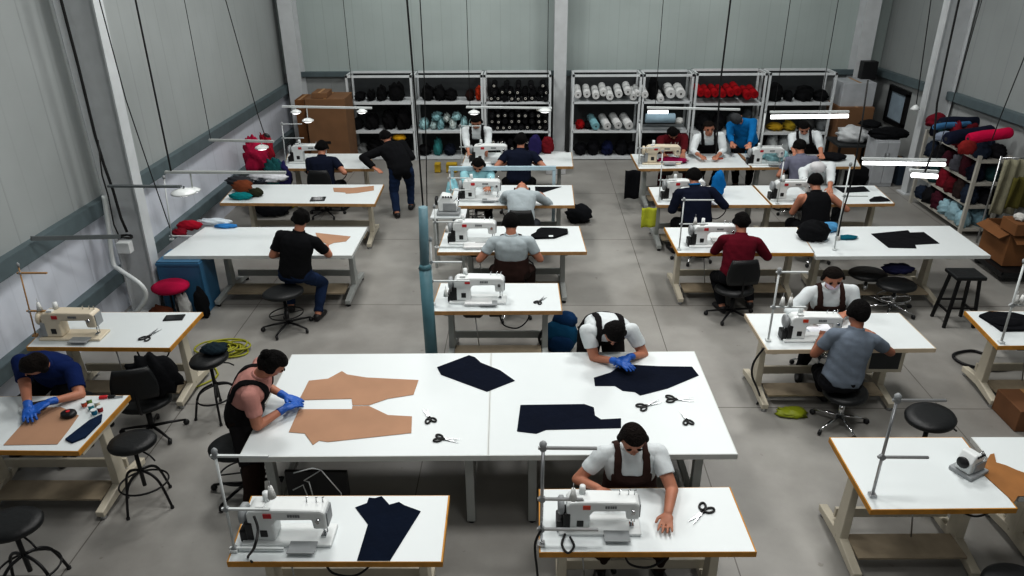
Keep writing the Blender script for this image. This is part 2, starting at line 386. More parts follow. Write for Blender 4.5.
table('BL', 'cutting_table', 'large white cutting table bearing the two brown trouser patterns', [(238.4, 457.2), (488.0, 455.6), (491.1, 352.8), (291.8, 354.3)], PALEEDGE, GREYP, (.1, .92), simple=True, board=False, th=.035, group='large joined cutting tables')
table('BR', 'cutting_table', 'large white cutting table bearing navy pieces and scissors', [(488.25, 455.6), (738, 454.2), (694.4, 351.2), (491.3, 352.8)], PALEEDGE, GREYP, (.18, .86), simple=True, board=False, th=.035, group='large joined cutting tables')
table('C4', 'sewing_table', 'short white sewing table holding one small scissors just behind the cutting tables', [(430, 311.5), (562.5, 311), (558.5, 283), (440, 283)], TANEDGE, GREYP, motor=.3, group=SEW)
table('C3', 'sewing_table', 'white sewing table in the middle column under a crumpled black cloth piece', [(437, 252.3), (587, 251.8), (579.5, 226), (446, 226)], TANEDGE, GREYP, (.2, .86), motor=.25, group=SEW)
table('C2', 'sewing_table', 'white sewing table in the middle column with a dark triangular cloth piece', [(448.5, 206), (575, 205.4), (572.5, 185), (455, 185)], TANEDGE, GREYP, motor=.25, group=SEW)
table('C1', 'sewing_table', 'rearmost white sewing table of the middle column, before the black roll shelves', [(461, 167.2), (573.5, 166.4), (571.8, 152.3), (466, 152.3)], TANEDGE, GREYP, motor=.25, group=SEW)
table('L3', 'cutting_table', 'wide white table beside the left wall, man in black tee seated at it', [(163, 256), (352, 255.5), (367.5, 227), (205, 227)], PALEEDGE, GREYP, (.22, .94), group='wide white tables by the left wall')
table('L2', 'cutting_table', 'wide white table by left wall with a black phone and heaped garments', [(219.5, 203), (375, 204), (384, 184.4), (236, 184.4)], TANEDGE, BEIGE, (.14, .93), group='wide white tables by the left wall')
table('L1', 'sewing_table', 'white sewing table in the back left corner near the tall carton', [(283, 168.5), (374, 169), (370, 153.5), (288, 153.5)], TANEDGE, BEIGE, (.12, .92), motor=.3, group=SEW)
table('A4', 'sewing_table', 'cream white sewing table at the left wall with phone and scissors', [(26, 347), (170, 348), (203, 312), (60, 312)], OCHRE, BEIGE, (.15, .95), motor=.45, group=SEW)
table('A5', 'work_table', 'white work table at the left edge with brown pattern paper', [(-70, 450), (78.5, 451.4), (130.2, 395), (-40, 396.5)], OCHRE, BEIGE, (.2, .97), group=SEW)
table('R1a', 'sewing_table', 'rear white sewing table behind the yellow cloth, by women in aprons', [(638.5, 169), (751, 167.5), (738, 153.4), (630.5, 154)], TANEDGE, GREYP, (.1, .85), motor=.3, group=SEW)
table('R1b', 'sewing_table', 'rear white sewing table holding clear plastic bags and a black garment', [(752, 167.5), (861, 166.5), (854.5, 154.5), (739, 153.4)], TANEDGE, GREYP, motor=.4, group=SEW)
table('R2a', 'sewing_table', 'white sewing table where the navy shirted man works, beside yellow cloth', [(657, 205), (771, 205), (752.3, 185.3), (648, 187)], TANEDGE, GREYP, (.06, .9), motor=.3, group=SEW)
table('R2b', 'sewing_table', 'white sewing table with black cloth where the black tank top worker sits', [(772.3, 205), (895, 203.5), (875, 185.4), (753.5, 185.3)], TANEDGE, BEIGE, (.06, .92), motor=.3, group=SEW)
table('R3a', 'sewing_table', 'white sewing table with ochre edge where the red shirted man works', [(677.5, 253), (815, 253), (797.5, 227), (664, 227.3)], OCHRE, BEIGE, (.07, .9), motor=.25, group=SEW)
table('R3b', 'cutting_table', 'long white table with black cut cloth, beside the cartons', [(816, 256.5), (991, 255.5), (949.5, 225.8), (799, 226.8)], PALEEDGE, BEIGE, (.08, .78), group='white tables on the right side')
table('R4', 'sewing_table', 'white sewing table shared by the grey tee man and white shirted worker', [(767, 350), (936.5, 348.5), (899.4, 312.7), (744.4, 313.5)], CREAMEDGE, BEIGE, (.06, .84), motor=False, panel=.76, group=SEW)
table('R5', 'sewing_table', 'white table with ochre edge at right edge holding folded black cloth', [(998, 346), (1130, 345), (1085, 311), (964.4, 311)], OCHRE, BEIGE, (.14, .9), motor=.4, group=SEW)
table('N', 'sewing_table', 'white table with ochre edge, front right, carrying a bare thread stand', [(871, 510), (1018, 508.5), (962.5, 437), (829.3, 437.2)], OCHRE, BEIGE, (.06, .92), motor=.5, group=SEW)
table('N2', 'sewing_table', 'white table half under the brown sheet at the right edge', [(1019.5, 497), (1190, 496), (1100, 437), (971, 437)], PALEEDGE, BEIGE, (.3, .92), group=SEW)

# ------------------------------------------------------------------ sewing machines (prototypes: head along +x, worked from the far or near side)
def machine_proto(body, name, badge, zig=False):
    t = thing(name, 'x', 'sewing machine')
    mb = M(); mb.box((.17, 0, .012), (.56, .19, .024)); part('bed', mb, body, t, .008)
    # column, arm and head: one casting swept in the x-z plane
    mb = M()
    prof = [(-.06, .024), (.1, .024), (.1, .15), (.125, .185), (.34, .19), (.345, .12), (.43, .12), (.43, .245), (.40, .265), (.1, .27), (-.03, .262), (-.06, .23)]
    n = len(prof); d0, d1 = -.065, .065
    vs = [(x, d0, z) for x, z in prof]+[(x, d1, z) for x, z in prof]
    mb.add(vs, [tuple(range(n)), tuple(reversed(range(n, 2*n)))]+[(i, n+i, n+(i+1) % n, (i+1) % n) for i in range(n)])
    o = part('arm_casting', mb, body, t, .014)
    part('face_plate', M().box((.434, 0, .185), (.008, .1, .11)), MGREY, o, .003)
    mb = M(); mb.lathe([(0, -.03), (.05, -.03), (.066, -.02), (.066, .005), (.05, .014), (0, .014)], (-.085, 0, .19), 20, 'x'); part('handwheel', mb, MGREY if not zig else body, t)
    mb = M(); mb.box((-.055, -.02, .1), (.05, .1, .14)); mb.box((-.1, 0, .05), (.05, .12, .09)); part('motor_housing', mb, BLACK if not zig else MGREY, t, .01)
    mb = M(); mb.cyl((.39, 0, .12), (.39, 0, .03), .006, n=8); mb.box((.39, -.01, .03), (.03, .045, .012)); mb.cyl((.41, 0, .12), (.41, 0, .045), .004, n=6); part('needle_bar', mb, CHROME, t)
    for x in (.3, .36, .40): part('thread_guide', M().tube([(x, .02, .26), (x, .02, .3), (x+.012, .02, .305)], .004, 6), CHROME, t)
    part('tension_dial', M().cyl((.385, -.05, .2), (.385, -.09, .2), .014, n=10), CHROME, t)
    mb = M(); mb.cyl((.05, .03, .265), (.05, .03, .33), .004, n=6); mb.lathe([(0, 0), (.024, 0), (.02, .06), (0, .06)], (.05, .03, .27), 12); mb.box((.03, -.03, .275), (.05, .04, .018)); part('bobbin_winder', mb, MWHITE, t, 0)
    part('badge', M().box((.075, -.067, .225), (.05, .006, .032)), badge, t)
    mb = M()
    for k, (x, wd) in enumerate(((.205, .012), (.221, .014), (.237, .01), (.252, .014), (.268, .012))): mb.box((x, -.0665, .228), (wd, .004, .02))
    part('lettering', mb, PRINT, t)
    part('control_panel', M().box((.035, -.067, .085), (.045, .008, .05)), BLACK, t, .003)
    mb = M(); mb.box((.28, -.12, .028), (.17, .1, .008)); part('slide_plate', mb, MGREY, t, .002)
    return t
MACH = machine_proto(MWHITE, 'sewing_machine', RED)
MACHB = machine_proto(MCREAM, 'sewing_machine', RED, True)
MACHO = machine_proto(MWHITE, 'sewing_machine', ORANGE)
def put_machine(p, key, u, v, label, rz=0, sc=1.0, sx=1.0):
    return place(p, W(u, v, TZ+.001), rz, label, 'lockstitch sewing machines', (sc*sx, sc, sc))
put_machine(MACH, 'T1', 264, 536, 'white sewing machine with red badge on front left table', sc=1.08)
put_machine(MACHO, 'T2', 574, 526, 'white sewing machine with orange badge on front centre table')
put_machine(MACH, 'C4', 461, 300, 'white sewing machine with red badge on short table behind the cutting tables', sc=1.12)
put_machine(MACH, 'C3', 459, 242, 'white sewing machine on table beside the man in pale tee and brown apron', sc=1.14)
put_machine(MACH, 'C2', 468, 199, 'white sewing machine on table left of the bent man in pale grey', sc=1.16)
put_machine(MACH, 'C1', 478, 162, 'white sewing machine on rearmost middle table beside dark shirted back', sc=1.2)
put_machine(MACHB, 'A4', 57, 336, 'cream sewing machine with red badge on the table at left wall', sc=1.12)
put_machine(MACH, 'L1', 298, 162, 'white sewing machine in the back left corner by the navy tee man', sc=1.2)
put_machine(MACHB, 'R1a', 649, 163, 'off white sewing machine on rear table in front of the maroon worker', sc=1.2)
put_machine(MACH, 'R2a', 670, 199, 'white sewing machine beside the man in navy shirt with teal collar', sc=1.15)
put_machine(MACH, 'R2b', 777, 199, 'white sewing machine beside the worker in black tank top', sc=1.1)
put_machine(MACH, 'R3a', 697, 245, 'white sewing machine beside the man in the red shirt', sc=1.08)
put_machine(MACHO, 'R4', 792, 338, 'white sewing machine between the grey tee man and the masked worker', sc=1.02)
put_machine(MACH, 'R1b', 754, 164, 'white sewing machine half under clear plastic bags on rear right table', sc=1.1)

# overlock style heads
def overlock(label, loc, sc=1, rz=0):
    t = thing('overlock_machine', label, 'sewing machine', (0, 0, 0), 'overlock machines')
    part('base', M().box((0, 0, .02), (.26, .22, .04)), MGREY, t, .01)
    mb = M(); prof = [(-.11, .04), (.1, .04), (.12, .11), (.06, .14), (.03, .22), (-.07, .24), (-.12, .16)]; n = len(prof)
    mb.add([(x, -.07, z) for x, z in prof]+[(x, .07, z) for x, z in prof], [tuple(range(n)), tuple(reversed(range(n, 2*n)))]+[(i, n+i, n+(i+1) % n, (i+1) % n) for i in range(n)])
    b = part('head_casting', mb, MWHITE, t, .015)
    part('front_cover', M().box((.02, -.075, .1), (.15, .012, .09)), MGREY, b, .004)
    mb = M()
    for k in range(4): mb.cyl((-.05+.03*k, -.04, .2), (-.05+.03*k, -.075, .22), .011, n=10)
    part('tension_dials', mb, BLACK, t)
    part('handwheel', M().lathe([(0, 0), (.05, 0), (.055, .012), (.05, .03), (0, .03)], (-.15, 0, .15), 18, 'x'), BLACK, t)
    mb = M(); mb.tube([(.06, 0, .14), (.11, -.02, .2), (.12, -.05, .15), (.1, -.06, .06)], .006, 6); part('presser_lever', mb, CHROME, t)
    t.location = loc; t.scale = (sc,)*3; t.rotation_euler = (0, 0, rz); return t
overlock('small white overlock head with dark dials on front right table', W(968, 471, TZ+.001), .82, .5)
BP_ = W(449, 215, TZ)
overlock('white overlock machine with dark spots between two middle column tables', Vector((BP_.x, BP_.y, TZ+.03)), 1.25)
bench = thing('machine_stand', 'narrow white machine stand squeezed between two middle column tables', 'stand', (BP_.x, BP_.y, 0))
part('top', M().box((BP_.x, BP_.y, TZ+.014), (.5, .36, .03)), WHITE, bench, .004)
for sx in (-.2, .2):
    for sy in (-.14, .14): part('leg', M().beam((BP_.x+sx, BP_.y+sy, 0), (BP_.x+sx, BP_.y+sy, TZ), .035, .035), GREYP, bench)

# ------------------------------------------------------------------ thread stands: rod on the table, cross arms with cones
def thread_stand(label, base, top, arms, cones=(), paint=TUBEW, r=.009, plate=True):
    b = W(base[0], base[1], TZ); t = thing('thread_stand', label, 'thread stand', (b.x, b.y, TZ), 'wire thread stands')
    tp = WY(top[0], top[1], b.y); tp.x = tp.x*.5+b.x*.5; tp.y = b.y
    z1 = tp.z
    part('rod', M().cyl((b.x, b.y, TZ+.001), (tp.x, b.y, z1), r, n=10), paint, t)
    if plate: part('clamp', M().box((b.x, b.y, TZ+.012), (.05, .05, .022)), paint, t, .004)
    part('finial', M().lathe([(0, 0), (r*2, 0), (r*2.2, .03), (r, .045), (0, .05)], (tp.x, b.y, z1-.01), 10), MGREY, t)
    for (v, x1, v1, extra) in arms:
        z = WY(base[0], v, b.y).z; f = (z-TZ)/(z1-TZ) if z1 > TZ else 0; xs = b.x+(tp.x-b.x)*f
        e = WY(x1, v1, b.y); 
        o = part('arm', M().beam((xs-.03, b.y, z), (e.x, b.y+extra, z), .018, .014), paint, t)
        part('joint', M().cyl((xs, b.y-.014, z), (xs, b.y+.014, z), r*2, n=10), MGREY, o)
    for (x, v, col) in cones:
        p = WY(x, v, b.y)
        o = part('spool_cone', M().lathe([(0, 0), (.028, 0), (.013, .085), (0, .085)], (p.x, b.y, p.z), 14), col, t)
        part('spool_pin', M().cyl((p.x, b.y, p.z-.02), (p.x, b.y, p.z+.13), .003, n=6), STEEL, o)
    return t
WCONE = mat('white_thread', (220, 222, 220), .8, bump=.3, bscale=80)
TEALC = mat('teal_thread', (110, 190, 180), .8, bump=.3, bscale=80)
thread_stand('white thread stand with two long arms over front left machine', (235, 551), (217, 453), [(509, 270, 511, 0), (456, 269, 459, 0), (548, 284, 549, .0)], [(272, 497, WCONE)])
thread_stand('grey steel thread stand over the front centre machine', (541, 545), (544, 446), [(499, 583, 500, 0), (448, 597, 449, 0), (529, 598, 532, 0)], [(573, 499, WCONE)], STEEL, .011)
thread_stand('bare steel thread stand without machine on front right table', (872, 496), (897, 398), [(457, 928, 459, 0), (400, 946, 401, 0)], [], STEEL, .011)
thread_stand('tall white thread stand rising at the short table behind the cutting tables', (433, 305), (432, 240), [(281, 470, 280, 0), (262, 462, 262, 0)], [(446, 296, WCONE)])
thread_stand('white thread stand on the table of the brown apron man', (437, 248), (434, 207), [(247, 470, 247, 0), (222, 462, 222, 0)], [(447, 232, WCONE)])
thread_stand('thin wire thread stand on table by the bent pale grey man', (452, 203), (448, 172), [(190, 470, 190, 0), (178, 470, 178, 0)], [])
thread_stand('white rectangular thread stand on rearmost middle table', (462, 165), (460, 126), [(126, 480, 126, 0), (147, 480, 147, 0)], [])
thread_stand('white thread stand over the machine of the grey tee man', (768, 341), (779, 271), [(307, 806, 308, 0), (272, 808, 272, 0)], [(782, 305, WCONE), (790, 305, WCONE)], TUBEW, .01)
thread_stand('white two arm thread stand right beside the red shirted man', (679, 250), (684, 200), [(224, 708, 224, 0), (200, 714, 201, 0)], [(695, 224, WCONE)])
thread_stand('white thread stand left of the navy shirted man', (659, 202), (662, 152), [(180, 676, 180, 0), (162, 682, 163, 0)], [])
thread_stand('white thread stand at left end of the rear right table', (639, 166), (637, 122), [(148, 660, 148, 0)], [])
thread_stand('thin white thread stand beside the black tank top worker', (777, 204), (784, 160), [(180, 806, 180, 0)], [(783, 182, WCONE)])
thread_stand('thin white thread stand standing among the clear plastic bags', (759, 165), (764, 112), [(146, 782, 146, 0)], [])
thread_stand('white thread stand standing on the long table near the black cloth', (834, 250), (850, 165), [(196, 868, 195, 0)], [(838, 240, WCONE)])
thread_stand('white thread stand at the right edge on the folded black cloth table', (1001, 343), (1022, 262), [(305, 1040, 304, 0)], [(1015, 303, WCONE), (1021, 303, WCONE)], TUBEW, .011)
thread_stand('white thread stand in the back left corner behind the navy tee man', (286, 165), (284, 124), [(124, 302, 124, 0), (138, 304, 139, 0)], [])
thread_stand('slim dark thread stand with tan tray on the cream sewing machine table', (36, 336), (24, 266), [(311, 62, 311, 0), (273, 47, 273, 0)], [(40, 310, WCONE)], TANEDGE, .007)
thread_stand('white lamp like thread stand on the wide table near the left wall', (172, 240), (170, 178), [(236, 192, 236, 0)], [])

# ------------------------------------------------------------------ stools and chairs
KX = 1.2
def ring(mb, R_, z, r, n=28, sx=KX, c=(0, 0)):
    mb.tube([(c[0]+R_*sx*math.cos(2*PI*i/n), c[1]+R_*math.sin(2*PI*i/n), z) for i in range(n)], r, 6, True)
def stool_proto(h=.69, pad=VINYL):
    t = thing('bar_stool', 'x', 'stool')
    part('seat', M().lathe([(0, h-.075), (.16, h-.075), (.19, h-.055), (.195, h-.03), (.18, h-.008), (.12, h), (0, h+.002)], n=32, sx=KX), pad, t)
    part('post', M().cyl((0, 0, .2), (0, 0, h-.07), .02, n=12), BLKMET, t)
    for k in range(4):
        a = PI/4+k*PI/2+.15; x, y = math.cos(a)*KX, math.sin(a)
        l = part('leg', M().tube(smooth([(x*.02, y*.02, .36), (x*.12, y*.12, .33), (x*.19, y*.19, .24), (x*.25, y*.25, 0.012)]), .013, 8), BLKMET, t)
        part('foot', M().cyl((x*.25, y*.25, 0), (x*.25, y*.25, .02), .018, n=10), RUBBER, l)
    mb = M(); ring(mb, .2, .23, .009); part('foot_ring', mb, BLKMET, t)
    mb = M(); mb.tube([(.05, -.04, h-.09), (.16, -.12, h-.13), (.2, -.15, h-.17)], .008, 6); part('height_lever', mb, BLKMET, t)
    return t
def swivel_proto(h=.5, back=False, base=CHROME, pad=VINYL, name='swivel_stool', ringm=True):
    t = thing(name, 'x', 'stool' if not back else 'chair')
    part('seat', M().lathe([(0, h-.075), (.17, h-.075), (.205, h-.05), (.205, h-.025), (.18, h-.004), (0, h)], n=32, sx=KX), pad, t)
    part('gas_column', M().lathe([(0, .08), (.028, .08), (.028, .25), (.018, .25), (.018, h-.07), (0, h-.07)], n=14), base, t)
    for k in range(5):
        a = k*2*PI/5+.3; x, y = math.cos(a)*KX, math.sin(a)
        l = part('leg', M().tube([(x*.02, y*.02, .1), (x*.14, y*.14, .085), (x*.26, y*.26, .06)], [.016, .014, .01], 8), base, t)
        part('caster', M().lathe([(0, -.014), (.026, -.014), (.03, 0), (.026, .014), (0, .014)], (x*.26, y*.26, .03), 12, 'x' if abs(x) < abs(y) else 'y'), BLACK, l)
    if ringm:
        mb = M(); ring(mb, .17, .22, .008); mb.beam((-.17*KX, 0, .22), (.17*KX, 0, .22), .012, .008); part('foot_ring', mb, base, t)
    if back:
        mb = M(); mb.tube(smooth([(0, -.1, h-.06), (0, -.22, h-.04), (0, -.25, h+.08), (0, -.23, h+.3)]), .014, 8); part('back_strut', mb, BLKMET, t)
        rows = []
        for k in range(7):
            z = h+.13+.32*k/6; wd = (.15+.05*math.sin(PI*min(1, .25+k/8)))*KX; y0 = -.2
            rows.append([Vector((wd*math.sin(-1+2*j/9), y0-.05*math.cos(-1+2*j/9)*1.0-(0), z)) for j in range(10)]+[Vector((wd*math.sin(1-2*j/9), y0-.05*math.cos(1-2*j/9)+.04, z)) for j in range(10)])
        part('backrest', M().loft(rows), pad, t)
    return t
BAR = stool_proto(); SWV = swivel_proto(.425); SWB = swivel_proto(.545, base=BLKMET, name='drafting_stool'); OFF = swivel_proto(.43, True, BLKMET, name='office_chair', ringm=False)
SWC = swivel_proto(.42, False, CHROME, name='swivel_stool', ringm=False)
def at_floor(p, u, v, rz, label, group=None, sc=1):
    return place(p, W(u, v, 0), rz, label, group, (sc, sc, 1))
at_floor(BAR, 150, 503, .3, 'black round bar stool standing alone beside the brown paper table', 'black bar stools', .82)
at_floor(BAR, 221, 413, 1.1, 'black round bar stool near the yellow cable, dark cloth on seat', 'black bar stools', .86)
at_floor(BAR, 913, 477, .6, 'black round bar stool behind the bare thread stand table', 'black bar stools')
at_floor(BAR, 38, 590, .2, 'black round bar stool cut off by the lower left corner', 'black bar stools', .9)
at_floor(SWB, 248, 492, .2, 'drafting stool with blue tinted seat behind the pink shirted man', 'drafting stools')
at_floor(SWB, 289, 329, .5, 'dark drafting stool under the man in black tee', 'drafting stools')
at_floor(SWC, 838, 424, .9, 'chrome footed swivel stool under the grey tee man', 'swivel stools')
at_floor(OFF, 154, 434, .3, 'black office chair with backrest facing away behind the lone bar stool', 'office chairs')
at_floor(SWC, 862, 300, .1, 'black swivel stool under the long table, left one', 'swivel stools')
at_floor(SWV, 890, 312, .1, 'black swivel stool half under the long table, with navy cloth', 'swivel stools')
at_floor(OFF, 1000, 628, .5, 'black chair back cut off by the lower right corner', 'office chairs')
# square four legged stool
t = thing('wooden_stool', 'tall black square topped stool with four legs by the long table', 'stool', W(952, 322, 0)); c = t.location; H_ = .68
part('seat', M().box((c.x, c.y, H_-.02), (.36, .3, .045)), VINYL, t, .012)
for sx in (-1, 1):
    for sy in (-1, 1): part('leg', M().beam((c.x+sx*.18, c.y+sy*.15, 0), (c.x+sx*.12, c.y+sy*.1, H_-.04), .032, .032), BLKMET, t)
mb = M()
for sx in (-1, 1): mb.beam((c.x+sx*.16, c.y-.13, .2), (c.x+sx*.16, c.y+.13, .2), .02, .02)
for sy in (-1, 1): mb.beam((c.x-.155, c.y+sy*.13, .26), (c.x+.155, c.y+sy*.13, .26), .02, .02)
part('rungs', mb, BLKMET, t)
# black tubular floor-ring chair base right of the square stool
t = thing('cantilever_chair', 'black tubular chair base with looped floor frame under the right edge table', 'chair', W(985, 362, 0)); c = t.location
mb = M(); mb.tube(smooth([(c.x+.38, c.y-.1, .02), (c.x, c.y-.2, .02), (c.x-.28, c.y-.08, .02), (c.x-.3, c.y+.12, .02), (c.x-.05, c.y+.22, .02), (c.x+.12, c.y+.12, .05), (c.x+.16, c.y+.14, .38)]), .016, 8); part('loop_frame', mb, BLKMET, t)
part('seat', M().box((c.x+.42, c.y+.1, .42), (.5, .42, .06)), VINYL, t, .02)
part('post', M().cyl((c.x+.16, c.y+.14, .36), (c.x+.3, c.y+.12, .42), .016, n=8), BLKMET, t)
# ------------------------------------------------------------------ people
def nrm(v): v = np.array(v, float); return v/np.linalg.norm(v)
def ik(a, b, l1, l2, pole):
    d = b-a; L = np.linalg.norm(d); mx = (l1+l2)*.995
    if L > mx: b = a+d/L*mx; d = b-a; L = mx
    if L < abs(l1-l2)+.02: L = abs(l1-l2)+.02; b = a+nrm(d)*L; d = b-a
    u = d/L; x = (l1*l1-l2*l2+L*L)/(2*L); h = math.sqrt(max(l1*l1-x*x, 0)); p = np.array(pole, float); p = p-u*p.dot(u)
    p = nrm(p) if np.linalg.norm(p) > 1e-6 else nrm(np.cross(u, (0, 0, 1)))
    return a+u*x+p*h, b
SKIN = mat('skin_warm', (176, 122, 98), .55, var=.06, vscale=12)
SKIN2 = mat('skin_tan', (150, 100, 78), .55, var=.06, vscale=12)
HAIR = mat('dark_hair', (13, 11, 11), .75, var=.35, vscale=30, bump=.8, bscale=70, spec=.12)
HAIRB = mat('brown_hair', (26, 20, 17), .75, var=.35, vscale=30, bump=.8, bscale=70, spec=.12)
EYE = mat('eye_dark', (26, 20, 18), .2)
LIP = mat('lip', (140, 78, 70), .5)
SHOE = mat('dark_shoe', (26, 25, 27), .5, var=.1)
def capsule(mb, a, b, ra, rb, n=12):
    a, b = np.array(a, float), np.array(b, float); d = nrm(b-a); pts = [a-d*ra*.86, a-d*ra*.5, a, b, b+d*rb*.5, b+d*rb*.86]
    mb.tube([tuple(p) for p in pts], [ra*.5, ra*.86, ra, rb, rb*.86, rb*.5], n)
def remesh(mb, vox):
    me = mb.mesh('tmp'); o = bpy.data.objects.new('tmp', me); COL.objects.link(o)
    r = o.modifiers.new('r', 'REMESH'); r.mode = 'VOXEL'; r.voxel_size = vox; r.use_smooth_shade = True
    s = o.modifiers.new('s', 'SMOOTH'); s.factor = .5; s.iterations = 2
    dg = bpy.context.evaluated_depsgraph_get(); ev = o.evaluated_get(dg); m2 = bpy.data.meshes.new_from_object(ev)
    nv = len(m2.vertices); V = np.empty(nv*3); m2.vertices.foreach_get('co', V); V = V.reshape(-1, 3)
    N = np.empty(nv*3); m2.vertices.foreach_get('normal', N); N = N.reshape(-1, 3)
    F = [tuple(p.vertices) for p in m2.polygons]
    bpy.data.objects.remove(o); bpy.data.meshes.remove(m2); bpy.data.meshes.remove(me)
    return V, N, F
PEOPLE = []
def person(label, pel, yaw, head, hands, feet=None, shirt=None, sleeve=.6, pants=None, apron=None, gloves=None, hair=HAIR, hairstyle='short', skin=SKIN, kx=1.2,
           hpitch=None, hyaw=0, mask=None, vox=.0095, curl=.5, side=0, s=1.0, lean=None, shoes=SHOE, hand_dir=(None, None), jacket=0, wid=1.0, collar=None, straps=True):
    pel = np.array(pel, float); yw = math.radians(yaw); F = np.array([math.sin(yw), math.cos(yw), 0]); R_ = np.array([math.cos(yw), -math.sin(yw), 0]); Z = np.array([0, 0, 1.0])
    st = lambda p: np.array([pel[0]+(p[0]-pel[0])*kx, p[1], p[2]])
    un = lambda p: np.array([pel[0]+(p[0]-pel[0])/kx, p[1], p[2]])
    def spine(a, b):
        def dr(k): return nrm(Z*math.cos(a*k)*math.cos(b*k)+F*math.sin(a*k)+R_*math.sin(b*k))
        t1, t2 = dr(.65), dr(1.2)
        wa = pel+t1*.2*s; nb = wa+t2*.29*s
        hp = (a*1.2+.35) if hpitch is None else math.radians(hpitch)
        hu = nrm(Z*math.cos(hp)+(F*math.cos(math.radians(hyaw))+R_*math.sin(math.radians(hyaw)))*math.sin(hp)+R_*math.sin(b)*.6)
        nk = nrm(t2+hu)
        hc = nb+nk*.085*s+hu*.095*s
        return t1, t2, wa, nb, hu, nk, hc
    a, b = (.3, 0.0)
    if head is not None:
        for _ in range(30):
            e = np.array(head)-pix(st(spine(a, b)[6])); h = 1e-3
            J = np.array([(pix(st(spine(a+h, b)[6]))-pix(st(spine(a, b)[6])))/h, (pix(st(spine(a, b+h)[6]))-pix(st(spine(a, b)[6])))/h]).T
            try: d = np.linalg.solve(J.T@J+np.eye(2)*2, J.T@e)
            except Exception: break
            d = np.clip(d, -.15, .15); a = float(np.clip(a+d[0], -.25, 1.45)); b = float(np.clip(b+d[1], -.7, .7))
    elif lean is not None: a, b = math.radians(lean), math.radians(side)
    t1, t2, wa, nb, hu, nk, hc = spine(a, b)
    print('PERSON', label[:40], 'lean %.0f side %.0f' % (math.degrees(a), math.degrees(b)), 'head', np.round(pix(st(hc)), 0), head)
    mb = M()
    # torso loft
    def ringp(c, up, wx, wy, n=18):
        r = nrm(R_-up*R_.dot(up)); f = np.cross(up, r)
        return [tuple(c+r*wx*s*math.copysign(abs(math.cos(t))**.85, math.cos(t))+f*wy*s*math.copysign(abs(math.sin(t))**.85, math.sin(t))) for t in [2*PI*j/n for j in range(n)]]
    rs = [ringp(pel-t1*.09*s, t1, .1, .08), ringp(pel-t1*.06*s, t1, .155*wid, .11), ringp(pel+t1*.02*s, t1, .168*wid, .122*wid), ringp(pel+t1*.1*s, t1, .158*wid, .112*wid), ringp(wa, nrm(t1+t2), .15*wid, .108*wid), ringp(wa+t2*.1*s, t2, .162*wid, .115*wid),
          ringp(wa+t2*.18*s, t2, .172, .115), ringp(wa+t2*.24*s, t2, .165, .098), ringp(wa+t2*.275*s, t2, .12, .075), ringp(nb+t2*.012*s, t2, .06, .056)]
    mb.loft(rs)
    capsule(mb, nb-t2*.03*s, nb+nk*.1*s, .056*s, .052*s)
    # head
    fy = nrm((F*math.cos(math.radians(hyaw))+R_*math.sin(math.radians(hyaw)))); hf = nrm(fy-hu*fy.dot(hu)); hr = np.cross(hf, hu)
    HM = Matrix((tuple(hr), tuple(hf), tuple(hu))).transposed()
    mb.ell(hc+hu*.012*s-hf*.008*s, (.076*s, .096*s, .105*s), HM, 24, 16)
    mb.ell(hc-hu*.05*s+hf*.03*s, (.056*s, .066*s, .07*s), HM, 16, 10)
    mb.ell(hc-hu*.018*s+hf*.095*s, (.014*s, .02*s, .026*s), HM, 10, 8)
    for sg in (-1, 1): mb.ell(hc+hr*sg*.076*s-hu*.01*s-hf*.005*s, (.014*s, .022*s, .034*s), HM, 10, 8)
    segs = [('torso', pel-t1*.06*s, wa, .135, .135), ('torso2', wa, nb-t2*.06*s, .135, .12), ('neck', nb+nk*.03*s, nb+nk*.08*s, .055, .05), ('head', hc-hu*.03*s+hf*.01*s, hc+hu*.02*s, .085, .095)]
    r2 = nrm(R_-t2*R_.dot(t2))
    hand_c = []
    for k, sg in ((0, -1), (1, 1)):
        S = nb-t2*.055*s+r2*sg*.175*s*wid
        T = hands[k]
        if T is None: T_ = S+(-Z*.5+F*.12+R_*sg*.06)*s
        else: T_ = un(np.array(T, float))
        pole = -Z*.38+R_*sg*.4-F*.4
        wl = T_
        E_, Wr = ik(S, wl, .275*s, .245*s, pole)
        capsule(mb, S, E_, .054*s, .042*s); capsule(mb, E_, Wr, .042*s, .028*s)
        capsule(mb, nb-t2*.04*s+r2*sg*.07*s, S, .05*s, .05*s)
        fd = nrm(Wr-E_)
        hd = nrm(np.array(hand_dir[k], float)) if hand_dir[k] is not None else (nrm(fd*np.array([1, 1, .25])-Z*.12) if T is not None else fd)
        pn = -Z if abs(hd[2]) < .8 else -R_*sg       # palm side
        pn = nrm(pn-hd*pn.dot(hd)); sd = np.cross(hd, pn)*1.0
        thumb_side = sd*(1 if (np.dot(sd, -R_*sg) > 0) else -1)
        # palm
        PM = Matrix((tuple(sd), tuple(hd), tuple(np.cross(sd, hd)))).transposed()
        mb.ell(Wr+hd*.05*s, (.04*s, .052*s, .019*s), PM, 12, 8)
        for j in range(4):
            o = (-.033+.022*j)
            ln = (.066, .078, .074, .058)[j] if np.dot(sd, thumb_side) < 0 else (.058, .074, .078, .066)[j]
            b0 = Wr+hd*.088*s+sd*o*s; d1 = nrm(hd+pn*curl*.35+sd*o*5); d2 = nrm(hd+pn*curl*1.3+sd*o*4)
            k1 = b0+d1*ln*.52*s; k2 = k1+d2*ln*.5*s
            mb.tube([tuple(b0-d1*.02), tuple(k1), tuple(k2), tuple(k2+d2*.006*s)], [.0096*s, .0088*s, .0078*s, .005*s], 8)
